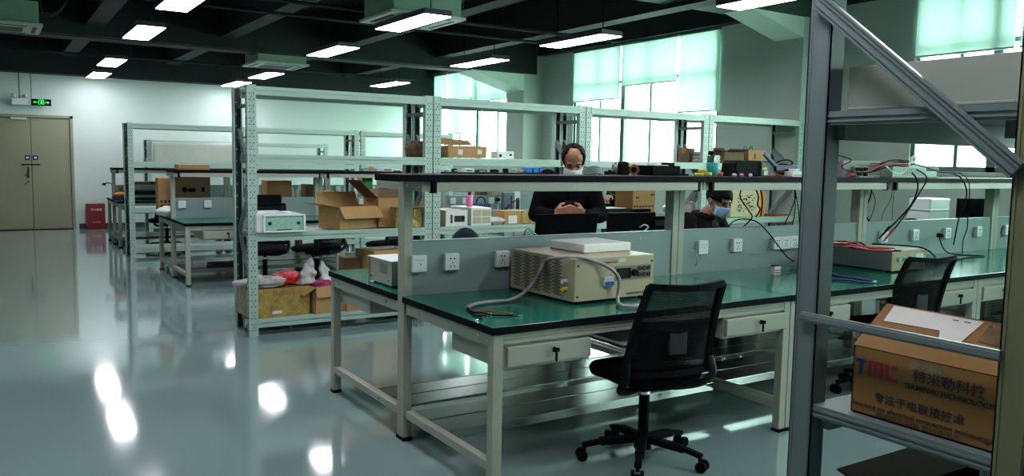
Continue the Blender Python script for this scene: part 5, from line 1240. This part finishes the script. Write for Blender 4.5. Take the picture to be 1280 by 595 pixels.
# shelf top of second row
z = 1.3155
ps = lambda u: on(u, 214, 'y', YB2).x
def tray(u0, u1, m, lab, h=.05, name='storage_bin', d=.16):
    x0, x1 = ps(u0), ps(u1); w = (x1-x0)/2; t = thing(name, lab, 'bin', ((x0+x1)/2, YB2, z), 0)
    MB().box(-w, w, -d/2, -d/2+.005, 0, h).box(-w, w, d/2-.005, d/2, 0, h).box(-w, -w+.005, -d/2, d/2, 0, h).box(w-.005, w, -d/2, d/2, 0, h).box(-w, w, -d/2, d/2, 0, .005).build('bin_body', m, t)
    MB().box(-w-.004, w+.004, -d/2-.006, -d/2, h-.012, h).build('rim', m, t); return t
tray(655, 662, 'blue', 'leftmost of three blue bins on the second row shelf', .075); tray(663, 670, 'blue', 'middle one of three blue bins on the second row shelf', .075); tray(671, 678, 'blue', 'rightmost of three blue bins on the second row shelf', .075)
t = thing('orange_cable_coil', 'orange coil lying left of the blue bins', 'cable', (ps(649), YB2, z), 0); MB().tube([(.06*math.cos(a), .05*math.sin(a), .01+.0012*a) for a in [i*.6 for i in range(32)]], .008, 6, sub=2).build('coil', 'orange', t)
for i, (u, w, h, m, lab) in enumerate(((505, .09, .05, 'socket', 'white plug box at the left of the second row shelf clutter'), (511, .06, .03, 'dgrey', 'small dark adapter beside the white plug box on the second row shelf'), (600, .16, .035, 'dgrey', 'long dark adapter in the middle of the second row shelf'),
     (567, .05, .045, 'dgrey', 'narrow dark clip left on the second row shelf'), (584, .16, .05, 'socket', 'white carton left of the long dark adapter'), (617, .10, .04, 'black', 'black handset right of the long dark adapter'), (631, .05, .055, 'black', 'upright black block before the green meter'), (640, .08, .05, 'pcb', 'green meter left of the orange coil'),
     (462, .25, .035, 'steel', 'long metal bar tray with a yellow block, on the second row shelf'), (482, .18, .05, 'offwhite', 'white box with dark print at the end of the second row shelf'))):
    t = thing('small_device', lab, 'device', (ps(u), YB2-.02, z), 0); MB().box(-w/2, w/2, -.05, .05, 0, h).box(-w*.3, w*.3, -.035, .035, h, h+.006).build('body', m, t, bevel=.004)
    MB().box(-w*.3, w*.3, -.0515, -.05, h*.3, h*.6).build('label', 'dgrey' if m != 'dgrey' else 'socket', t)
t = thing('yellow_tag_block', 'yellow block on the metal tray of the second row shelf', 'block', (ps(464), YB2, z+.0415), 0); MB().box(-.03, .03, -.02, .02, 0, .02).cyl((0, 0, .02), (0, 0, .026), .012, n=8).build('body', 'orange', t)
# behind middle bench (u 550-650)
closed_box('tan_carton', 'tan carton beyond the second row partition, left of the printed one', 'box', (pb(605, 7.0), 7.1, HBt), .12, .2, .42, 0, 'cardd', False)
t = closed_box('printed_cream_carton', 'cream carton with black print on its top edge beyond the second row partition', 'box', (pb(622, 7.0), 7.05, HBt), .26, .22, .44, 0, mat('cream_carton', (.55, .50, .30), .7), False, label=[(-.06, .40, .07, .02, 'ink'), (.02, .405, .03, .02, 'ink'), (.09, .40, .05, .02, 'ink')])
t = thing('blue_tool_bag', 'dark blue tool bag on the second row bench, right of the pink bottle', 'bag', (pb(602, 6.4), 6.42, HBt), 0)
MB().box(-.14, .13, -.08, .08, 0, .14).build('bag_body', mat('petrol_blue_cloth', (.01, .08, .16), .7), t, bevel=.02); MB().tube([(-.08, 0, .13), (-.05, 0, .22), (.04, 0, .22), (.08, 0, .13)], .009, 6).build('bag_handle', 'black', t)
t = thing('desk_fan', 'small grey desk fan or lamp head on the second row bench', 'fan', (pb(618, 6.4), 6.3, HBt), 0)
MB().cyl((0, 0, 0), (0, 0, .015), .05, n=16).cyl((0, 0, .015), (0, 0, .14), .01, n=8).build('stand', 'socket', t); b = MB()
for k in range(3): b.tube([(.07*math.cos(a)*(1-.25*k), -.02+.012*k, .2+.07*math.sin(a)*(1-.25*k)) for a in [i*math.pi/8 for i in range(17)]], .003, 5, sub=1)
b.build('fan_guard', 'dgrey', t); MB().cyl((0, -.03, .2), (0, .03, .2), .025, n=12).build('motor', 'black', t)
cable('black_cable', 'black cable curling right of the grey fan on the second row bench', [(pb(624, 6.4), 6.35, HB+.02), (pb(630, 6.4), 6.35, HB+.12), (pb(636, 6.4), 6.35, HB+.17), (pb(630, 6.4), 6.3, HB+.08), (pb(622, 6.4), 6.3, HB+.02)], .01, 'black')
t = thing('blue_grey_panel', 'blue grey upright panel box standing on the second row bench', 'box', (pb(637, 6.3), 6.35, HBt), 0); MB().box(-.09, .10, -.03, .04, 0, .30).box(-.075, .085, -.034, -.03, .02, .28).build('body', mat('slate_panel', (.13, .17, .21), .5), t, bevel=.004); MB().box(.03, .05, -.036, -.03, .05, .25).build('edge_strip', 'dgrey', t)
t = thing('white_upright_board', 'white upright board right of the blue grey panel', 'board', (pb(648, 6.3), 6.35, HBt), 0); MB().box(-.06, .06, -.01, .01, 0, .33).box(-.05, .05, -.012, -.01, .02, .31).build('body', 'socket', t, bevel=.003)
t = thing('red_handled_tool', 'red handled tool leaning beside the standing person', 'tool', (pb(652, 6.0), 6.1, HBt), 0); MB().tube([(-.12, 0, .16), (-.02, 0, .20)], .008, 6).build('shaft', 'dgrey', t); MB().ell((0, 0, .21), (.035, .02, .028), 10).build('handle', 'redw', t); MB().box(-.02, .02, -.02, .02, 0, .20).build('stand', 'dgrey', t)
# third row
yc = 11.06; pc = lambda u, y=10.8: on(u, 250, 'y', y).x; z3 = .741
t = thing('green_waste_bin', 'light green plastic basin on the floor before the red extinguisher box', 'bin', (on(136, 292, 'z', 0).x, 11.6, 0), 0)
MB().lathe([(0, 0), (.12, 0), (.16, .14), (.17, .14), (.17, .155), (.15, .155), (.115, .01), (0, .01)], n=20).build('basin', mat('light_green_plastic', (.20, .50, .34), .4), t); MB().lathe([(.168, .12), (.176, .12), (.176, .135), (.168, .135)], n=20).build('rim', 'pcb', t)
closed_box('brown_carton', 'dark brown carton beyond the third row partition', 'box', (pc(181, 11.4), 11.45, z3), .36, .2, .28, 0, 'cardd', False); closed_box('brown_carton', 'light brown carton right of the dark one beyond the third row partition', 'box', (pc(196, 11.4), 11.45, z3), .2, .2, .29, 0, 'card', False)
t = thing('black_printer', 'black printer like machine on the third row bench behind the left rack', 'device', (pc(184, 10.7), 10.75, z3), 0); MB().box(-.33, .25, -.15, .15, 0, .16).build('body', 'black', t, bevel=.02); MB().box(-.28, .2, -.152, -.15, .05, .09).build('slot', 'steel', t); MB().box(.27, .36, -.1, .1, 0, .26).build('side_unit', 'black', t, bevel=.01)
t = thing('orange_and_blue_bag', 'orange and blue parcel on the left end of the third row bench', 'parcel', (pc(152, 10.8), 10.85, z3), 0); MB().box(-.12, .12, -.08, .08, 0, .06).build('lower_part', 'inkb', t, bevel=.01); MB().ell((0, 0, .09), (.13, .09, .045), 14).build('upper_part', 'orange', t)
t = thing('desk_clamp_lamp', 'thin clamp lamp at the outer corner of the third row bench', 'lamp', (-.02, 11.6, z3), 0); MB().tube([(0, 0, 0), (0, 0, .22), (-.06, -.02, .25), (-.12, -.03, .24)], .010, 6).build('arm', 'dgrey', t); MB().cyl((-.12, -.03, .25), (-.13, -.03, .21), .02, .035, 12).build('lamp_shade', 'black', t)
